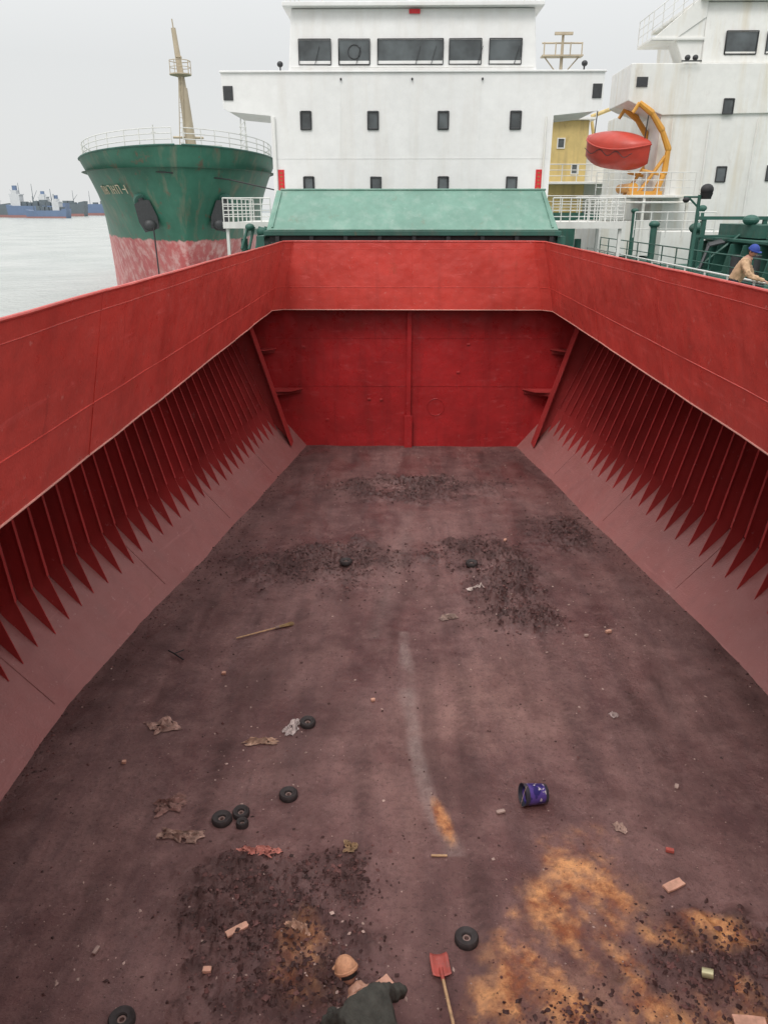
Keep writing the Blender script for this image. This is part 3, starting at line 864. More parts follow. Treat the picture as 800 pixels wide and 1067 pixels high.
for dy in (0, 2.4):
    b = B()
    pts = [(12.0, 39.4+dy, C0+.62), (12.35, 39.4+dy, C0+1.6), (12.4, 39.4+dy, C0+2.6), (12.0, 39.4+dy, C0+3.4), (11.45, 39.4+dy, C0+4.1), (10.85, 39.4+dy, C0+4.5)]
    for a, c_ in zip(pts[:-1], pts[1:]): b.tube(a, c_, .15, .12, n=8); b.ball(a, .15, n=8, m=6)
    b.tube((11.2, 39.4+dy, C0+.62), (12.3, 39.4+dy, C0+2.3), .08, n=8)
    b.tube((11.3, 39.4+dy, C0+1.7), (12.3, 39.4+dy, C0+1.5), .07, n=8)
    b.tube((10.85, 39.4+dy, C0+4.5), (10.6, 39.4+dy, C0+4.1), .08, n=8)
    b.obj('davit_arm', M_orange, dv, smooth=True)
b = B(); b.tube((11.0, 39.4, C0+.95), (11.0, 41.8, C0+.95), .22, n=12); b.box(10.8, 12.3, 39.2, 39.7, C0+.62, C0+.8); b.obj('winch', M_orange, dv, smooth=True)

# ------------------------------------------------------------ yellow-housed ship behind
ys_ = grp('cargo_ship')
b = B(); b.box(8.6, 22, 52.5, 90, -3, C0-.2); b.obj('hull', M_dgreen, ys_)
b = B(); b.box(9.5, 11.9, 54, 60, C0-.2, C0+5.2); b.obj('yellow_deckhouse', M_yellow, ys_, bev=.04)
b = B(); b.box(9.2, 12.2, 53.6, 60.4, C0+5.2, C0+5.35); b.box(8.4, 14, 53.2, 60.4, C0+1.5, C0+1.65); b.box(12.1, 15.5, 55, 60, C0-.2, C0+4.4); b.box(7.9, 9.2, 54.5, 60, C0-.2, C0+3.3)
b.obj('white_decks', M_white2, ys_, bev=.02)
b = B(); rail(b, [(8.4, 53.25, C0+1.65), (14, 53.25, C0+1.65)], 1, 3, .9, .03); rail(b, [(9.2, 53.65, C0+5.35), (12.2, 53.65, C0+5.35)], 1, 3, .8, .03)
rail(b, [(8, 52.6, C0-.2), (20, 52.6, C0-.2)], 1, 3, 1.1, .03)
b.obj('rails', M_railw, ys_, smooth=True)
bf, bg = B(), B()
for (x, z) in ((10.2, 3.9), (11.2, 2.4)): win(bf, bg, x, C0+z, .38, .5, 54, .06, .06)
for (x, z) in ((12.8, 3.3), (13.8, 3.3)): win(bf, bg, x, C0+z, .5, .6, 55, .06, .06)
bf.obj('window_frames', M_white2, ys_); bg.obj('window_glass', M_glass, ys_)
b = B()
b.tube((9.95, 54.6, C0+5.3), (9.95, 54.6, C0+10.0), .14, .08, n=10)
b.box(8.7, 11.2, 54.2, 55, C0+8.75, C0+8.83); b.tube((8.7, 54.6, C0+9.5), (11.2, 54.6, C0+9.5), .05, n=6)
for x in (8.8, 9.5, 10.4, 11.1): b.tube((x, 54.3, C0+8.8), (x, 54.3, C0+9.5), .04, n=5)
b.tube((9.95, 54.6, C0+7.6), (8.9, 54.6, C0+8.75), .04, n=5); b.tube((9.95, 54.6, C0+7.6), (11.0, 54.6, C0+8.75), .04, n=5)
b.box(9.4, 10.5, 54.3, 54.5, C0+9.9, C0+10.05)
b.obj('radar_mast', M_cream, ys_, smooth=True)
b = B(); b.tube((13.4, 56, C0+1.6), (12.4, 56, C0+5.6), .16, .1, n=8); b.tube((12.4, 56, C0+5.6), (14.6, 56, C0+6.4), .12, n=8); b.obj('deck_crane', M_yellow, ys_, smooth=True)

# ------------------------------------------------------------ distant ships
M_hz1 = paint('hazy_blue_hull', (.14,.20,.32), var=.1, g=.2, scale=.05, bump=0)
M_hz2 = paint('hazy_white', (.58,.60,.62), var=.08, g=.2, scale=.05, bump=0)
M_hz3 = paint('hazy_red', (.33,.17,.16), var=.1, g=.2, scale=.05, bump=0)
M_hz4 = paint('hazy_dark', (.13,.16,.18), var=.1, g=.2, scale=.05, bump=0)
def dship(cx, cy, L, H, mh, aft, seed, k=1.0):
    r = random.Random(seed); g = grp('distant_ship')
    x0, x1 = cx-L/2, cx+L/2; z0 = -1.6
    b = B(); b.prism([(x0+L*.02, cy, z0), (x1-L*.03, cy, z0), (x1, cy, z0+H*1.25), (x1-L*.12, cy, z0+H*1.15), (x1-L*.14, cy, z0+H), (x0+L*.12, cy, z0+H), (x0, cy, z0+H*1.1)], (0, 14, 0)); b.obj('hull', mh, g)
    b = B(); b.prism([(x0+L*.02, cy-.3, z0), (x1-L*.03, cy-.3, z0), (x1-L*.03, cy-.3, z0+H*.22), (x0+L*.02, cy-.3, z0+H*.22)], (0, .25, 0)); b.obj('boot_topping', M_hz3, g)
    b = B(); xa = x0+L*.08 if aft < 0 else x1-L*.34
    b.box(xa, xa+L*.16, cy+1, cy+12, z0+H, z0+H+7*k); b.box(xa-1, xa+L*.18, cy+1, cy+12, z0+H+7*k, z0+H+7.6*k); b.box(xa+2, xa+L*.12, cy+1, cy+10, z0+H+7.6*k, z0+H+10*k)
    b.obj('superstructure', M_hz2, g)
    b = B(); b.box(xa+L*.03, xa+L*.09, cy+6, cy+10, z0+H+10*k, z0+H+13*k); b.obj('funnel', M_hz1, g)
    b = B()
    for i in range(3):
        x = x0+L*(.2+.27*i)+r.uniform(-2, 2); h = r.uniform(9, 15)*k
        b.tube((x, cy+5, z0+H), (x, cy+5, z0+H+h), .45, .25, n=6)
        b.tube((x, cy+5, z0+H+h*.3), (x+r.uniform(-12, 12), cy+5, z0+H+h*.7), .3, .2, n=6)
    for i in range(6):
        w = r.uniform(3, 8); x = x0+L*(.25+.1*i); b.box(x, x+w, cy+3, cy+9, z0+H, z0+H+r.uniform(1, 4)*k)
    b.obj('masts_and_cranes', M_hz4, g)
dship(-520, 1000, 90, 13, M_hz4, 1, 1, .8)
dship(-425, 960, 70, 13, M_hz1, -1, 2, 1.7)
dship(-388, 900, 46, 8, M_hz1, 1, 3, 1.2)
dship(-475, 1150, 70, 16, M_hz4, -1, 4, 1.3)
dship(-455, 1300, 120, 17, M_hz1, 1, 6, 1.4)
g = B(); pts = []
r = random.Random(5); x = -2200
poly = [(x, 2400, -2)]
while x < 2500:
    poly.append((x, 2400, 5+r.uniform(0, 9))); x += r.uniform(25, 70)
poly.append((x, 2400, -2)); g.prism(poly, (0, 30, 0))
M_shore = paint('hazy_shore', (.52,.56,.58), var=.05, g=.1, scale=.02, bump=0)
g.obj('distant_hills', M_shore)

# ------------------------------------------------------------ sea
m, nt, p = new_mat('sea_water')
pos = N(nt, 'ShaderNodeNewGeometry').outputs['Position']
w1 = noise(nt, vscale(nt, pos, (1, .6, 1)), .35, 4, .6); w2 = noise(nt, pos, .06, 3, .5); w3 = noise(nt, pos, 1.8, 3, .6)
c = mix(nt, mrange(nt, w2, .35, .65), (.35,.38,.355), (.45,.47,.445))
nt.links.new(c, p.inputs['Base Color']); p.inputs['Roughness'].default_value = .2
bp = N(nt, 'ShaderNodeBump'); bp.inputs['Strength'].default_value = .8; bp.inputs['Distance'].default_value = .6
nt.links.new(math_n(nt, 'ADD', w1, math_n(nt, 'MULTIPLY', w3, .25)), bp.inputs['Height']); nt.links.new(bp.outputs[0], p.inputs['Normal'])
b = B(); b.add([(-9000,-3000,-1.5),(9000,-3000,-1.5),(9000,14000,-1.5),(-9000,14000,-1.5)], [(0,1,2,3)]); b.obj('sea', m)

# ------------------------------------------------------------ rubble on floor
def lump(b, x, y, z, r):
    sx_, sy_, sz_ = (r*random.uniform(.6, 1.3), r*random.uniform(.6, 1.3), r*random.uniform(.4, .9))
    a = random.uniform(0, 6.28); c_, s_ = math.cos(a), math.sin(a)
    vv = [(1,0,0),(-1,0,0),(0,1,0),(0,-1,0),(0,0,1),(0,0,-.6),(.6,.6,.5),(-.6,.5,.55)]
    out = []
    for q in vv:
        j = [q[0]*sx_*random.uniform(.7,1.2), q[1]*sy_*random.uniform(.7,1.2), q[2]*sz_*random.uniform(.7,1.2)]
        out.append((x+j[0]*c_-j[1]*s_, y+j[0]*s_+j[1]*c_, z+j[2]))
    b.add(out, [(4,0,6),(4,6,2),(6,0,2),(4,2,7),(4,7,1),(7,2,1),(4,1,3),(4,3,0),(5,2,0),(5,1,2),(5,3,1),(5,0,3)])
M_ore = plain('dark_ore', (.050,.019,.017), .7, var=.4, scale=6, bump=.4)
M_ore2 = plain('brown_ore', (.13,.055,.05), .75, var=.4, scale=6, bump=.4)
M_chip = plain('pale_chips', (.42,.30,.26), .8, var=.35, scale=3)
b = B(); b2 = B()
def dk_at(x, y):
    j = int(np.clip((x-xs[0])/STEP, 0, nx-1)); i = int(np.clip((y-ys[0])/STEP, 0, ny-1))
    return dark[i, j]
for (cx, cy, rx, ry, rot, sd, ns, h) in piles:
    n = int(1500*rx*ry+250)
    for i in range(n):
        x = random.gauss(cx, rx*.55); y = random.gauss(cy, ry*.55)
        if abs(x-XC) > hw(y)-.1 or y > 24.8 or y < .5: continue
        if random.random() > dk_at(x, y)*1.3: continue
        lump(b if random.random() < .7 else b2, x, y, fz(x, y)+.002, min(.055, abs(random.gauss(0, .012))+.007+(.022 if random.random() < .06 else 0)))
for i in range(3200):
    y = random.uniform(4.6, 24.8); x = XC+random.uniform(-1, 1)*(hw(y)-.1)
    if fbm(np.array([x]), np.array([y]), .9, 3, 77)[0] < random.uniform(.3, .6): continue
    lump(b if random.random() < .5 else b2, x, y, fz(x, y)+.001, abs(random.gauss(0, .010))+.005)
for sgn in (-1, 1):
    for i in range(700):
        y = random.uniform(4.6, 24.6); x = XC+sgn*(hw(y)-abs(random.gauss(.05, .25)))
        lump(b if random.random() < .5 else b2, x, y, fz(x, y)+.004, abs(random.gauss(0, .012))+.006)
b.obj('ore_rubble', M_ore, recalc=False); b2.obj('ore_rubble', M_ore2, recalc=False)
b = B()
for i in range(900):
    if random.random() < .5:
        y = random.uniform(4.7, 24.8); x = XC+random.uniform(-1, 1)*(hw(y)-.1)
    else:
        cx, cy = random.choice([(-1.2,6.2),(3.0,5.9),(2.3,13.8),(3.6,12.5),(.6,21),(-2,9),(-.8,5.6),(-3.4,6)])
        x = random.gauss(cx, .7); y = random.gauss(cy, .5)
    lump(b, x, y, fz(x, y)+.002, random.choice([.007,.008,.010,.012,.015,.024]))
b.obj('paint_flakes_and_gravel', M_chip, recalc=False)

def ring(x, y, r=.135, tilt=0.0):
    g = grp('rubber_ring')
    M = Matrix.Rotation(tilt, 4, 'X')
    b = B()
    b.lathe([(r*.36, .0), (r*.36, .05), (r*.44, .062), (r*.60, .060), (r*.78, .075), (r*.9, .078), (r, .06), (r*1.02, .03), (r, 0), (r*.36, 0)], M, 28)
    b.obj('ring_body', M_ring, g, smooth=True)
    b = B(); b.lathe([(r*.20, .0), (r*.20, .035), (r*.35, .035), (r*.35, .0)], M, 20); b.obj('steel_hub', M_dark2, g, smooth=True)
    g.location = (x, y, fz(x, y)+.004)
M_dark2 = plain('rusty_hub', (.26,.17,.15), .7, .1, var=.4)
for (x, y, r, t) in ((-1.13,15.49,.14,0), (1.66,15.49,.13,.1), (-1.45,8.29,.125,0), (-2.26,7.83,.13,0), (-2.03,7.95,.11,.12), (.79,6.13,.13,0), (-1.36,9.85,.12,.1), (-2.67,5.15,.13,0)):
    ring(x, y, r, t)
ring(-1.98, 7.76, .08, 0)

g = grp('paint_bucket')
m, nt, p = new_mat('bucket_label')
tc = N(nt, 'ShaderNodeTexCoord').outputs['Object']
sx = N(nt, 'ShaderNodeSeparateXYZ'); nt.links.new(tc, sx.inputs[0])
nn = noise(nt, tc, 9, 3)
c = mix(nt, mrange(nt, nn, .45, .5), (.03,.025,.13), (.09,.055,.25))
c = mix(nt, mrange(nt, noise(nt, tc, 14, 2), .60, .62), c, (.5,.45,.5))
c = mix(nt, mrange(nt, sx.outputs[2], .27, .275), c, (.04,.04,.05))
c = mix(nt, mrange(nt, sx.outputs[2], .045, .04), c, (.04,.04,.05))
nt.links.new(c, p.inputs['Base Color']); p.inputs['Roughness'].default_value = .35
b = B(); b.lathe([(0,0),(.125,0),(.13,.01),(.145,.31),(.152,.315),(.152,.33),(.143,.33),(.14,.31),(.122,.02),(0,.02)], Matrix.Identity(4), 32); b.obj('bucket_body', m, g, smooth=True)
b = B()
pts = [(.155*math.cos(t), -.02-.13*math.sin(t)*1, .30+.10*math.sin(t)) for t in np.linspace(0, math.pi, 12)]
b.path(pts, .004, 6); b.obj('wire_handle', M_dark2, g, smooth=True)
b = B(); b.lathe([(0,.24),(.133,.24)], Matrix.Identity(4), 24); b.obj('dark_interior', M_black, g)  # black disc across the inside of the bucket, for its dark interior
g.location = (2.02, 8.28, .14+fz(2, 8.3)); g.rotation_euler = (0, math.radians(-84), math.radians(12))

g = grp('shovel')
M_shov = paint('red_shovel_paint', (.46,.09,.07), chip=.6, chipcol=(.4,.33,.3), scale=5, g=.5)
v = []; f = []; nu, nv = 7, 9
for j in range(nv):
    t = j/(nv-1); w = .10 if t > .12 else .09+.08*t
    for i in range(nu):
        u = i/(nu-1)*2-1; y_ = .28*(1-t)
        v.append((u*w, y_, .01+.035*u*u+.03*(max(0, 1-y_/.28))**3))
for j in range(nv-1):
    for i in range(nu-1):
        a = j*nu+i; f.append((a, a+1, a+nu+1, a+nu))
b = B(); b.add(v, f); o = b.obj('blade', M_shov, g, smooth=True); mm = o.modifiers.new('t', 'SOLIDIFY'); mm.thickness = .006
b = B(); b.tube((0, .10, .035), (0, -.06, .07), .022, .02, n=10); b.obj('socket', M_shov, g, smooth=True)
b = B(); b.tube((0, -.05, .068), (0, -1.25, .42), .017, n=10); b.obj('handle', M_wood, g, smooth=True)
g.location = (.50, 5.66, fz(.5, 5.8)+.01); g.rotation_euler = (0, 0, math.radians(6))

g = grp('broom')
b = B(); b.tube((0,0,.03), (-.82,0,.03), .014, n=8); b.obj('stick', M_wood, g, smooth=True)
b = B()
for i in range(90):
    a = random.uniform(-.28, .28); L = random.uniform(.24, .34)
    b.tube((-.04, random.uniform(-.02,.02), .03+random.uniform(-.01,.02)), (L*math.cos(a), L*math.sin(a)*.7, random.uniform(.005, .06)), .004, .002, n=4)
M_straw = plain('broom_straw', (.33,.22,.11), .8, var=.3)
b.obj('bristles', M_straw, g)
b = B(); b.tube((-.05,0,.03), (.03,0,.03), .026, n=10); b.obj('binding', M_dark2, g, smooth=True)
g.location = (-2.25, 12.74, fz(-2.2, 12.7)+.01); g.rotation_euler = (0, 0, math.radians(30))

def rag(x, y, sx_, sy_, rot, col, seed, nm='rag', hgt=.07):
    n = 34
    u, w = np.meshgrid(np.linspace(-1, 1, n), np.linspace(-1, 1, n))
    ang = np.arctan2(w, u); rad = np.maximum(np.abs(u), np.abs(w))
    rr_ = .45+.95*vn(np.cos(ang)*2.0+seed, np.sin(ang)*2.0+seed, seed)
    X_ = u*sx_*rr_+.4*sx_*(fbm(u+3, w, 1.8, 3, seed)-.5); Y_ = w*sy_*rr_+.4*sy_*(fbm(u, w+5, 1.8, 3, seed+1)-.5)
    Z_ = np.abs(fbm(u*.6+w*.9, w*.6, 2.6, 4, seed+2, .6)-.5)*4*hgt*(1-rad**4*.9)+.006
    c_, s_ = math.cos(rot), math.sin(rot)
    v = []
    for i in range(n):
        for j in range(n):
            xx = x+X_[i,j]*c_-Y_[i,j]*s_; yy_ = y+X_[i,j]*s_+Y_[i,j]*c_
            v.append((xx, yy_, fz(xx, yy_)+.01+float(Z_[i,j])))
    f = []
    for i in range(n-1):
        for j in range(n-1):
            if vn(i*.55+seed*3, j*.55, seed) > .80: continue
            a = i*n+j; f.append((a, a+1, a+n+1, a+n))
    b = B(); b.add(v, f); b.obj(nm, plain('cloth_%d' % seed, col, .9, var=.45, scale=9, bump=.4), smooth=True, recalc=False)
rag(-3.05, 8.1, .20, .17, .5, (.24,.13,.11), 1)
rag(-2.75, 7.55, .27, .10, -.1, (.32,.20,.16), 2)
rag(-1.68, 7.27, .24, .09, -.15, (.56,.22,.18), 3)
rag(-1.58, 9.74, .10, .19, -.35, (.50,.42,.40), 4)
rag(-3.6, 9.75, .17, .17, .6, (.36,.22,.18), 5)
rag(-2.03, 9.40, .25, .06, .05, (.46,.30,.22), 6)
rag(1.0, 13.3, .16, .13, 0, (.27,.19,.16), 7)
rag(1.66, 14.45, .15, .09, .2, (.55,.46,.42), 8)
rag(-.55, 7.4, .08, .10, 0, (.32,.21,.12), 9)
rag(-1.1, 6.2, .14, .06, -.4, (.48,.30,.22), 10)
rag(3.45, 10.2, .05, .05, .4, (.5,.4,.38), 11)
rag(2.9, 7.8, .10, .07, -.6, (.46,.32,.27), 12)

def plank(x, y, L, w, h, rot, mat, nm='wooden_plank', tilt=0.0):
    b = B()
    top_ = [(-L/2, -w/2), (-L*.1, -w*.53), (L/2, -w*.45), (L*.47, 0), (L/2*.98, w/2), (0, w*.52), (-L/2, w*.46), (-L*.48, w*.1)]
    b.prism([(a, c_, 0) for a, c_ in top_], (0, 0, h))
    o = b.obj(nm, mat, None, bev=min(h, w)*.12)
    o.location = (x, y, fz(x, y)+.012); o.rotation_euler = (tilt, tilt*.6, rot)
plank(3.30, 6.90, .27, .11, .03, .45, M_pinkw)
plank(-1.72, 6.13, .26, .08, .03, .6, M_pinkw)
plank(-.06, 5.50, .25, .15, .02, -.95, M_pinkw, tilt=.15)
plank(3.47, 5.2, .32, .14, .03, -.1, M_pinkw)
plank(3.42, 7.42, .10, .05, .045, -.3, M_shov, 'brick_fragment')
plank(-1.93, 5.62, .09, .06, .04, .0, M_pinkw, 'brick_fragment')
plank(1.40, 8.06, .12, .05, .03, .3, M_chip, 'wood_offcut')
plank(-.37, 10.5, .07, .05, .04, .2, M_pinkw, 'brick_fragment')
plank(.55, 7.3, .2, .025, .02, .0, M_wood, 'wood_offcut')
plank(4.0, 12.75, .12, .06, .05, .4, M_pinkw, 'brick_fragment')
plank(3.55, 12.6, .08, .05, .04, .1, M_chip, 'brick_fragment')
plank(-3.9, 8.9, .06, .05, .04, .1, M_pinkw, 'brick_fragment')
plank(-2.95, 11.2, .07, .05, .04, .1, M_pinkw, 'brick_fragment')
plank(3.9, 8.6, .09, .05, .02, 1.1, M_chip, 'wood_offcut')
plank(2.6, 17.0, .10, .06, .04, 1.1, M_pinkw, 'brick_fragment')
plank(-3.2, 5.9, .10, .04, .03, 1.3, M_chip, 'wood_offcut')
b = B(); z = .05; b.path([(-4.1, 11.9, z), (-3.95, 11.75, z+.03), (-3.75, 11.6, z)], .014, 6); b.tube((-3.95, 11.75, z+.03), (-3.8, 11.85, z+.05), .01, n=5); b.obj('broken_branch', M_black, smooth=True)
g = grp('tin_can'); b = B(); b.lathe([(0,0),(.05,0),(.05,.11),(.047,.11),(.047,.01),(0,.01)], Matrix.Identity(4), 20); b.obj('can', plain('can_metal', (.45,.42,.25), .4, .3), g, smooth=True)
g.location = (3.2, 5.74, fz(3.2,5.7)+.055); g.rotation_euler = (math.radians(80), 0, 1.2)

# ------------------------------------------------------------ people
def bake_skin(name, verts, edges, radii, root, sub=2):
    me = bpy.data.meshes.new(name); me.from_pydata([tuple(v) for v in verts], edges, [])
    o = bpy.data.objects.new(name, me); S.collection.objects.link(o)
    o.modifiers.new('skin', 'SKIN')
    for i, r in enumerate(radii):
        rr_ = r if isinstance(r, tuple) else (r, r)
        me.skin_vertices[0].data[i].radius = rr_
        me.skin_vertices[0].data[i].use_root = (i == root)
    ss = o.modifiers.new('sub', 'SUBSURF'); ss.levels = sub; ss.render_levels = sub
    dg = bpy.context.evaluated_depsgraph_get(); dg.update()
    ev = o.evaluated_get(dg); nm = bpy.data.meshes.new_from_object(ev)
    bpy.data.objects.remove(o)
    return nm

def seg_d(p, a, b):
    ab = b-a; t = max(0, min(1, (p-a).dot(ab)/max(ab.length_squared, 1e-9)))
    return (p-(a+ab*t)).length

def figure(parent, J, mats):
    names = ['pelvis','belly','chest','neckb','neck','shl','ell','wrl','shr','elr','wrr','hil','knl','anl','tol','hir','knr','anr','tor']
    idx_ = {n: i for i, n in enumerate(names)}
    V_ = [Vector(J[n]) for n in names]
    E = [('pelvis','belly','j'),('belly','chest','j'),('chest','neckb','j'),('neckb','neck','s'),
         ('chest','shl','j'),('shl','ell','j'),('ell','wrl','j'),('chest','shr','j'),('shr','elr','j'),('elr','wrr','j'),
         ('pelvis','hil','t'),('hil','knl','t'),('knl','anl','t'),('anl','tol','b'),('pelvis','hir','t'),('hir','knr','t'),('knr','anr','t'),('anr','tor','b')]
    R = dict(pelvis=.16, belly=.16, chest=.175, neckb=.09, neck=.058, shl=.095, ell=.066, wrl=.042, shr=.095, elr=.066, wrr=.042,
             hil=.105, knl=.075, anl=.052, tol=.045, hir=.105, knr=.075, anr=.052, tor=.045)
    nm = bake_skin('body', V_, [(idx_[a], idx_[b_]) for a, b_, _ in E], [R[n] for n in names], 0, 3)
    for k in 'jstb': nm.materials.append(mats[k])
    order = {'j':0,'s':1,'t':2,'b':3}
    for pl in nm.polygons:
        c_ = Vector(pl.center); best = min(E, key=lambda e: seg_d(c_, V_[idx_[e[0]]], V_[idx_[e[1]]]))
        pl.material_index = order[best[2]]; pl.use_smooth = True
    o = bpy.data.objects.new('body', nm); link(o, parent)
    tx = bpy.data.textures.new('wrinkle', 'CLOUDS'); tx.noise_scale = .07
    d = o.modifiers.new('wr', 'DISPLACE'); d.texture = tx; d.strength = .05; d.mid_level = .5
    return o

def head(parent, c, fwd, up, skin, hat=None, hatmat=None, brim=True):
    c = Vector(c); f_ = Vector(fwd).normalized(); u = Vector(up); u = (u-f_*u.dot(f_)).normalized(); s_ = f_.cross(u)
    Mx = Matrix((s_, f_, u)).transposed()
    T = lambda x, y, z: c+Mx @ Vector((x, y, z))
    n, m_ = 32, 24; vs_ = []; fs_ = []
    for j in range(m_+1):
        ph = math.pi*j/m_
        for i in range(n):
            t = 2*math.pi*i/n
            x = .077*math.sin(ph)*math.cos(t); y = .096*math.sin(ph)*math.sin(t); z = .118*math.cos(ph)
            if z < 0: x *= 1+z*1.9; y = y*(1+z*.8) if y > 0 else y*(1+z*2.4)
            if y > 0:
                y += .026*math.exp(-(x/.012)**2)*math.exp(-((z+.018)/.020)**2)
                y += .006*math.exp(-(x/.022)**2)*math.exp(-((z+.058)/.010)**2)
                y -= .010*(math.exp(-((abs(x)-.031)/.014)**2))*math.exp(-((z-.010)/.012)**2)
                y += .006*math.exp(-((z-.032)/.010)**2)*math.exp(-(x/.05)**2)
            vs_.append(T(x, y, z))
    for j in range(m_):
        for i in range(n):
            a = j*n+i; b_ = j*n+(i+1) % n; fs_.append((a, a+n, b_+n, b_))
    b = B(); b.add(vs_, fs_)
    for sg in (-1, 1): b.ball(T(sg*.078, -.008, -.008), .012, .02, .032, M=Mx)
    b.obj('head', skin, parent, smooth=True)
    b = B()
    for sg in (-1, 1): b.ball(T(sg*.031, .078, .010), .012, .010, .008, M=Mx)
    b.obj('eyes', M_eyew, parent, smooth=True)
    b = B()
    for sg in (-1, 1): b.ball(T(sg*.031, .087, .010), .005, .003, .005, M=Mx); b.ball(T(sg*.031, .088, .033), .016, .006, .004, M=Mx)
    b.ball(T(0, .086, -.058), .022, .006, .003, M=Mx)
    b.obj('pupils_brows_mouth', M_hair, parent, smooth=True)
    vs_ = []; fs_ = []; m2 = 12
    for j in range(m2+1):
        ph = math.pi*.60*j/m2
        for i in range(n):
            t = 2*math.pi*i/n; cut = 1.0-.32*max(0, math.sin(t))
            q = ph*cut
            vs_.append(T(.084*math.sin(q)*math.cos(t), .103*math.sin(q)*math.sin(t)-.003, .124*math.cos(q)))
    for j in range(m2):
        for i in range(n):
            a = j*n+i; b_ = j*n+(i+1) % n; fs_.append((a, a+n, b_+n, b_))
    b = B(); b.add(vs_, fs_); b.obj('hair', M_hair, parent, smooth=True)
    if hat:
        vs_ = []; fs_ = []
        for j in range(m2+1):
            ph = math.pi*.5*j/m2
            for i in range(n):
                t = 2*math.pi*i/n; k = 1+.02*math.sin(8*t)*math.sin(ph)
                vs_.append(T(.100*k*math.sin(ph)*math.cos(t), .120*k*math.sin(ph)*math.sin(t), .01+.130*math.cos(ph)))
        for j in range(m2):
            for i in range(n):
                a = j*n+i; b_ = j*n+(i+1) % n; fs_.append((a, a+n, b_+n, b_))
        b = B(); b.add(vs_, fs_)
        b.lathe([(.100, -.008), (.106, .0), (.106, .018), (.100, .024)], Matrix.Translation(c) @ (Mx.to_4x4() @ Matrix.Translation((0,0,.01)) @ Matrix.Diagonal((1,1.18,1,1))), n)
        if brim:
            b.prism([T(.085*math.cos(t), .10+.07*math.sin(t), .03) for t in np.linspace(0, math.pi, 12)], Mx @ Vector((0,0,.008)))
        b.obj('hat', hatmat, parent, smooth=True)

def hand(parent, w, d, nrm, side, curl, mat):
    w = Vector(w); d = Vector(d).normalized(); nrm = Vector(nrm); nrm = (nrm-d*nrm.dot(d)).normalized(); s_ = d.cross(nrm)*side
    P = lambda a, b_, c_: w+d*a+s_*b_+nrm*c_
    meshes = [bake_skin('p', [P(-.03,0,0), P(.02,0,0), P(.055,.0,0), P(.085,0,0)], [(0,1),(1,2),(2,3)], [(.026,.026),(.034,.02),(.042,.018),(.040,.015)], 1)]
    for k, (off, L) in enumerate(((.030,.070),(.010,.080),(-.010,.074),(-.029,.058))):
        pts = [P(.07, off, 0)]; a = 0; cur = Vector(pts[0])
        for L_ in (.025, L*.45, L*.32, L*.28):
            cur = cur+(d*math.cos(a)-nrm*math.sin(a))*L_; pts.append(cur.copy()); a += curl
        meshes.append(bake_skin('f', pts, [(i, i+1) for i in range(4)], [.010,.0098,.009,.0082,.007], 0))
    pts = [P(.015,.02,0), P(.04,.045,-.008), P(.065,.058,-.02), P(.085,.06,-.035)]
    meshes.append(bake_skin('t', pts, [(0,1),(1,2),(2,3)], [.014,.0125,.011,.009], 0))
    b = B()
    for m_ in meshes:
        b.add([v_.co for v_ in m_.vertices], [tuple(p_.vertices) for p_ in m_.polygons]); bpy.data.meshes.remove(m_)
    b.obj('hand', mat, parent, smooth=True, recalc=False)

# foreground worker, squatting and bent forward
wk = grp('worker')
F = Vector((-.6,.8,0)); Rr = Vector((.8,.6,0))
pel = Vector((-.02, 4.33, .55)); che = Vector((-.24, 4.68, .92))
J = dict(pelvis=pel, belly=pel.lerp(che, .45)-F*.05+Vector((0,0,.05)), chest=che, neckb=che+F*.12+Vector((0,0,.07)), neck=che+F*.20+Vector((0,0,.11)),
         shr=che+Rr*.19+F*.04+Vector((0,0,-.01)), elr=(.08, 5.00, .70), wrr=(-.04, 5.20, .46), shl=che-Rr*.19+F*.04+Vector((0,0,-.01)), ell=(-.60, 4.74, .62), wrl=(-.56, 5.00, .44),
         hir=pel+Rr*.10-Vector((0,0,.02)), knr=pel+Rr*.22+F*.40+Vector((0,0,-.04)), anr=pel+Rr*.20+F*.12+Vector((0,0,-.46)), tor=pel+Rr*.22+F*.30+Vector((0,0,-.50)),
         hil=pel-Rr*.10-Vector((0,0,.02)), knl=pel-Rr*.22+F*.40+Vector((0,0,-.10)), anl=pel-Rr*.18+F*.14+Vector((0,0,-.46)), tol=pel-Rr*.20+F*.32+Vector((0,0,-.50)))
figure(wk, J, dict(j=M_jacket, s=M_skin, t=M_trous, b=M_boot))
head(wk, che+F*.27+Vector((-.02,0,.17)), F*.80+Vector((0,0,-.55)), F*.55+Vector((0,0,.8)), M_skin, True, M_hat, True)
M_glove = plain('work_gloves', (.35,.30,.27), .9, var=.2)
hand(wk, J['wrr'], Vector((-.15,.6,-.75)), Vector((.3,.8,.5)), -1, .55, M_glove)
hand(wk, J['wrl'], Vector((.1,.6,-.8)), Vector((-.3,.8,.5)), 1, .55, M_glove)

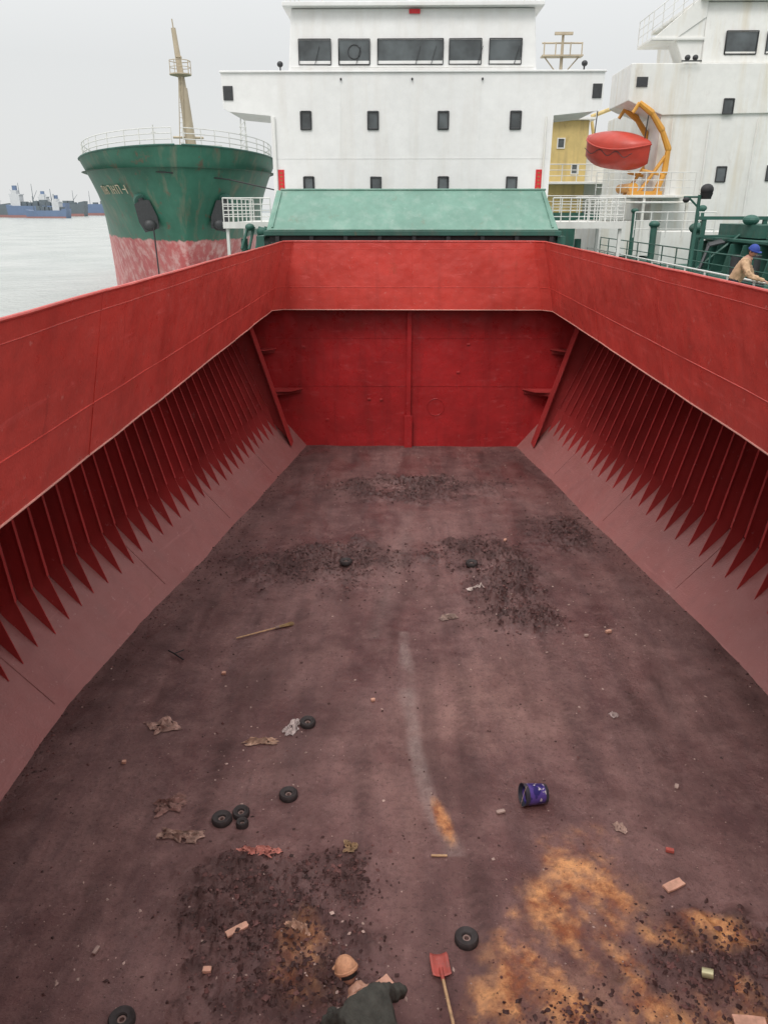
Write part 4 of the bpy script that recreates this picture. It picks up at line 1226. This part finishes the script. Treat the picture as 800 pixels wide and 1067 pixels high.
dh = grp('worker')
pel = Vector((7.10, 17.15, 5.98)); che = Vector((7.24, 17.02, 6.36)); F = Vector((.9,-.43,0)); Rr = Vector((-.43,-.9,0))
J = dict(pelvis=pel, belly=pel.lerp(che, .5), chest=che, neckb=che+F*.05+Vector((0,0,.13)), neck=che+F*.09+Vector((0,0,.20)),
         shr=che+Rr*.18+Vector((0,0,.06)), elr=che+Rr*.27+F*.12+Vector((0,0,-.18)), wrr=(7.52, 16.60, 6.08),
         shl=che-Rr*.18+Vector((0,0,.06)), ell=che-Rr*.26+F*.14+Vector((0,0,-.18)), wrl=(7.54, 17.12, 6.08),
         hir=pel+Rr*.1-Vector((0,0,.04)), knr=pel+Rr*.12+F*.06+Vector((0,0,-.44)), anr=pel+Rr*.12+Vector((0,0,-.80)), tor=pel+Rr*.13+F*.18+Vector((0,0,-.84)),
         hil=pel-Rr*.1-Vector((0,0,.04)), knl=pel-Rr*.12+F*.06+Vector((0,0,-.44)), anl=pel-Rr*.12+Vector((0,0,-.80)), tol=pel-Rr*.13+F*.18+Vector((0,0,-.84)))
figure(dh, J, dict(j=M_tan, s=M_skin, t=M_trous, b=M_boot))
head(dh, che+F*.13+Vector((0,0,.29)), Vector((.5,-.75,-.4)), (0,0,1), M_skin, True, M_bluecap, True)
hand(dh, J['wrr'], Vector((.8,-.3,-.35)), Vector((.3,0,.9)), 1, .6, M_skin)
hand(dh, J['wrl'], Vector((.8,-.3,-.35)), Vector((.3,0,.9)), -1, .6, M_skin)

# ------------------------------------------------------------ world, sun, camera
w = bpy.data.worlds.new('World'); S.world = w; w.use_nodes = True
nt = w.node_tree; bg = nt.nodes['Background']
sky = nt.nodes.new('ShaderNodeTexSky'); sky.sky_type = 'NISHITA'; sky.sun_disc = False
sky.sun_elevation = math.radians(55); sky.sun_rotation = math.radians(200); sky.air_density = 1; sky.dust_density = 6
tcn = nt.nodes.new('ShaderNodeTexCoord'); sx = nt.nodes.new('ShaderNodeSeparateXYZ'); nt.links.new(tcn.outputs['Generated'], sx.inputs[0])
ov = nt.nodes.new('ShaderNodeMapRange'); nt.links.new(sx.outputs[2], ov.inputs[0])
ov.inputs[1].default_value = .15; ov.inputs[2].default_value = .9; ov.inputs[3].default_value = 0; ov.inputs[4].default_value = 1
cl = nt.nodes.new('ShaderNodeTexNoise'); cl.inputs['Scale'].default_value = 1.6; cl.inputs['Detail'].default_value = 5
mp = nt.nodes.new('ShaderNodeMapping'); mp.inputs['Scale'].default_value = (1, 1, 3); nt.links.new(tcn.outputs['Generated'], mp.inputs[0]); nt.links.new(mp.outputs[0], cl.inputs['Vector'])
grad = mix(nt, ov.outputs[0], (7.75,7.85,7.8), (17.5,17.4,17.3))
cm = mrange(nt, cl.outputs['Fac'], .3, .7, .0, .2)
grad = mix(nt, cm, grad, (6.5,6.65,6.75))
out = mix(nt, .9, sky.outputs[0], grad)
nt.links.new(out, bg.inputs['Color']); bg.inputs['Strength'].default_value = .11

sl = bpy.data.lights.new('sun', 'SUN'); sl.energy = 1.3; sl.angle = math.radians(22); sl.color = (1, .97, .93)
so = link(bpy.data.objects.new('sun', sl))
el, az = math.radians(55), math.radians(200)
dirv = Vector((math.sin(az)*math.cos(el), math.cos(az)*math.cos(el), math.sin(el)))
so.rotation_euler = dirv.to_track_quat('Z', 'Y').to_euler()

cam = bpy.data.cameras.new('camera'); co = link(bpy.data.objects.new('camera', cam))
cam.sensor_fit = 'VERTICAL'; cam.sensor_height = 24; cam.lens = 18.0; cam.clip_start = .05; cam.clip_end = 20000
co.location = (0, 0, 7.45); co.rotation_euler = (math.radians(68.5), 0, math.radians(1.05))
S.camera = co
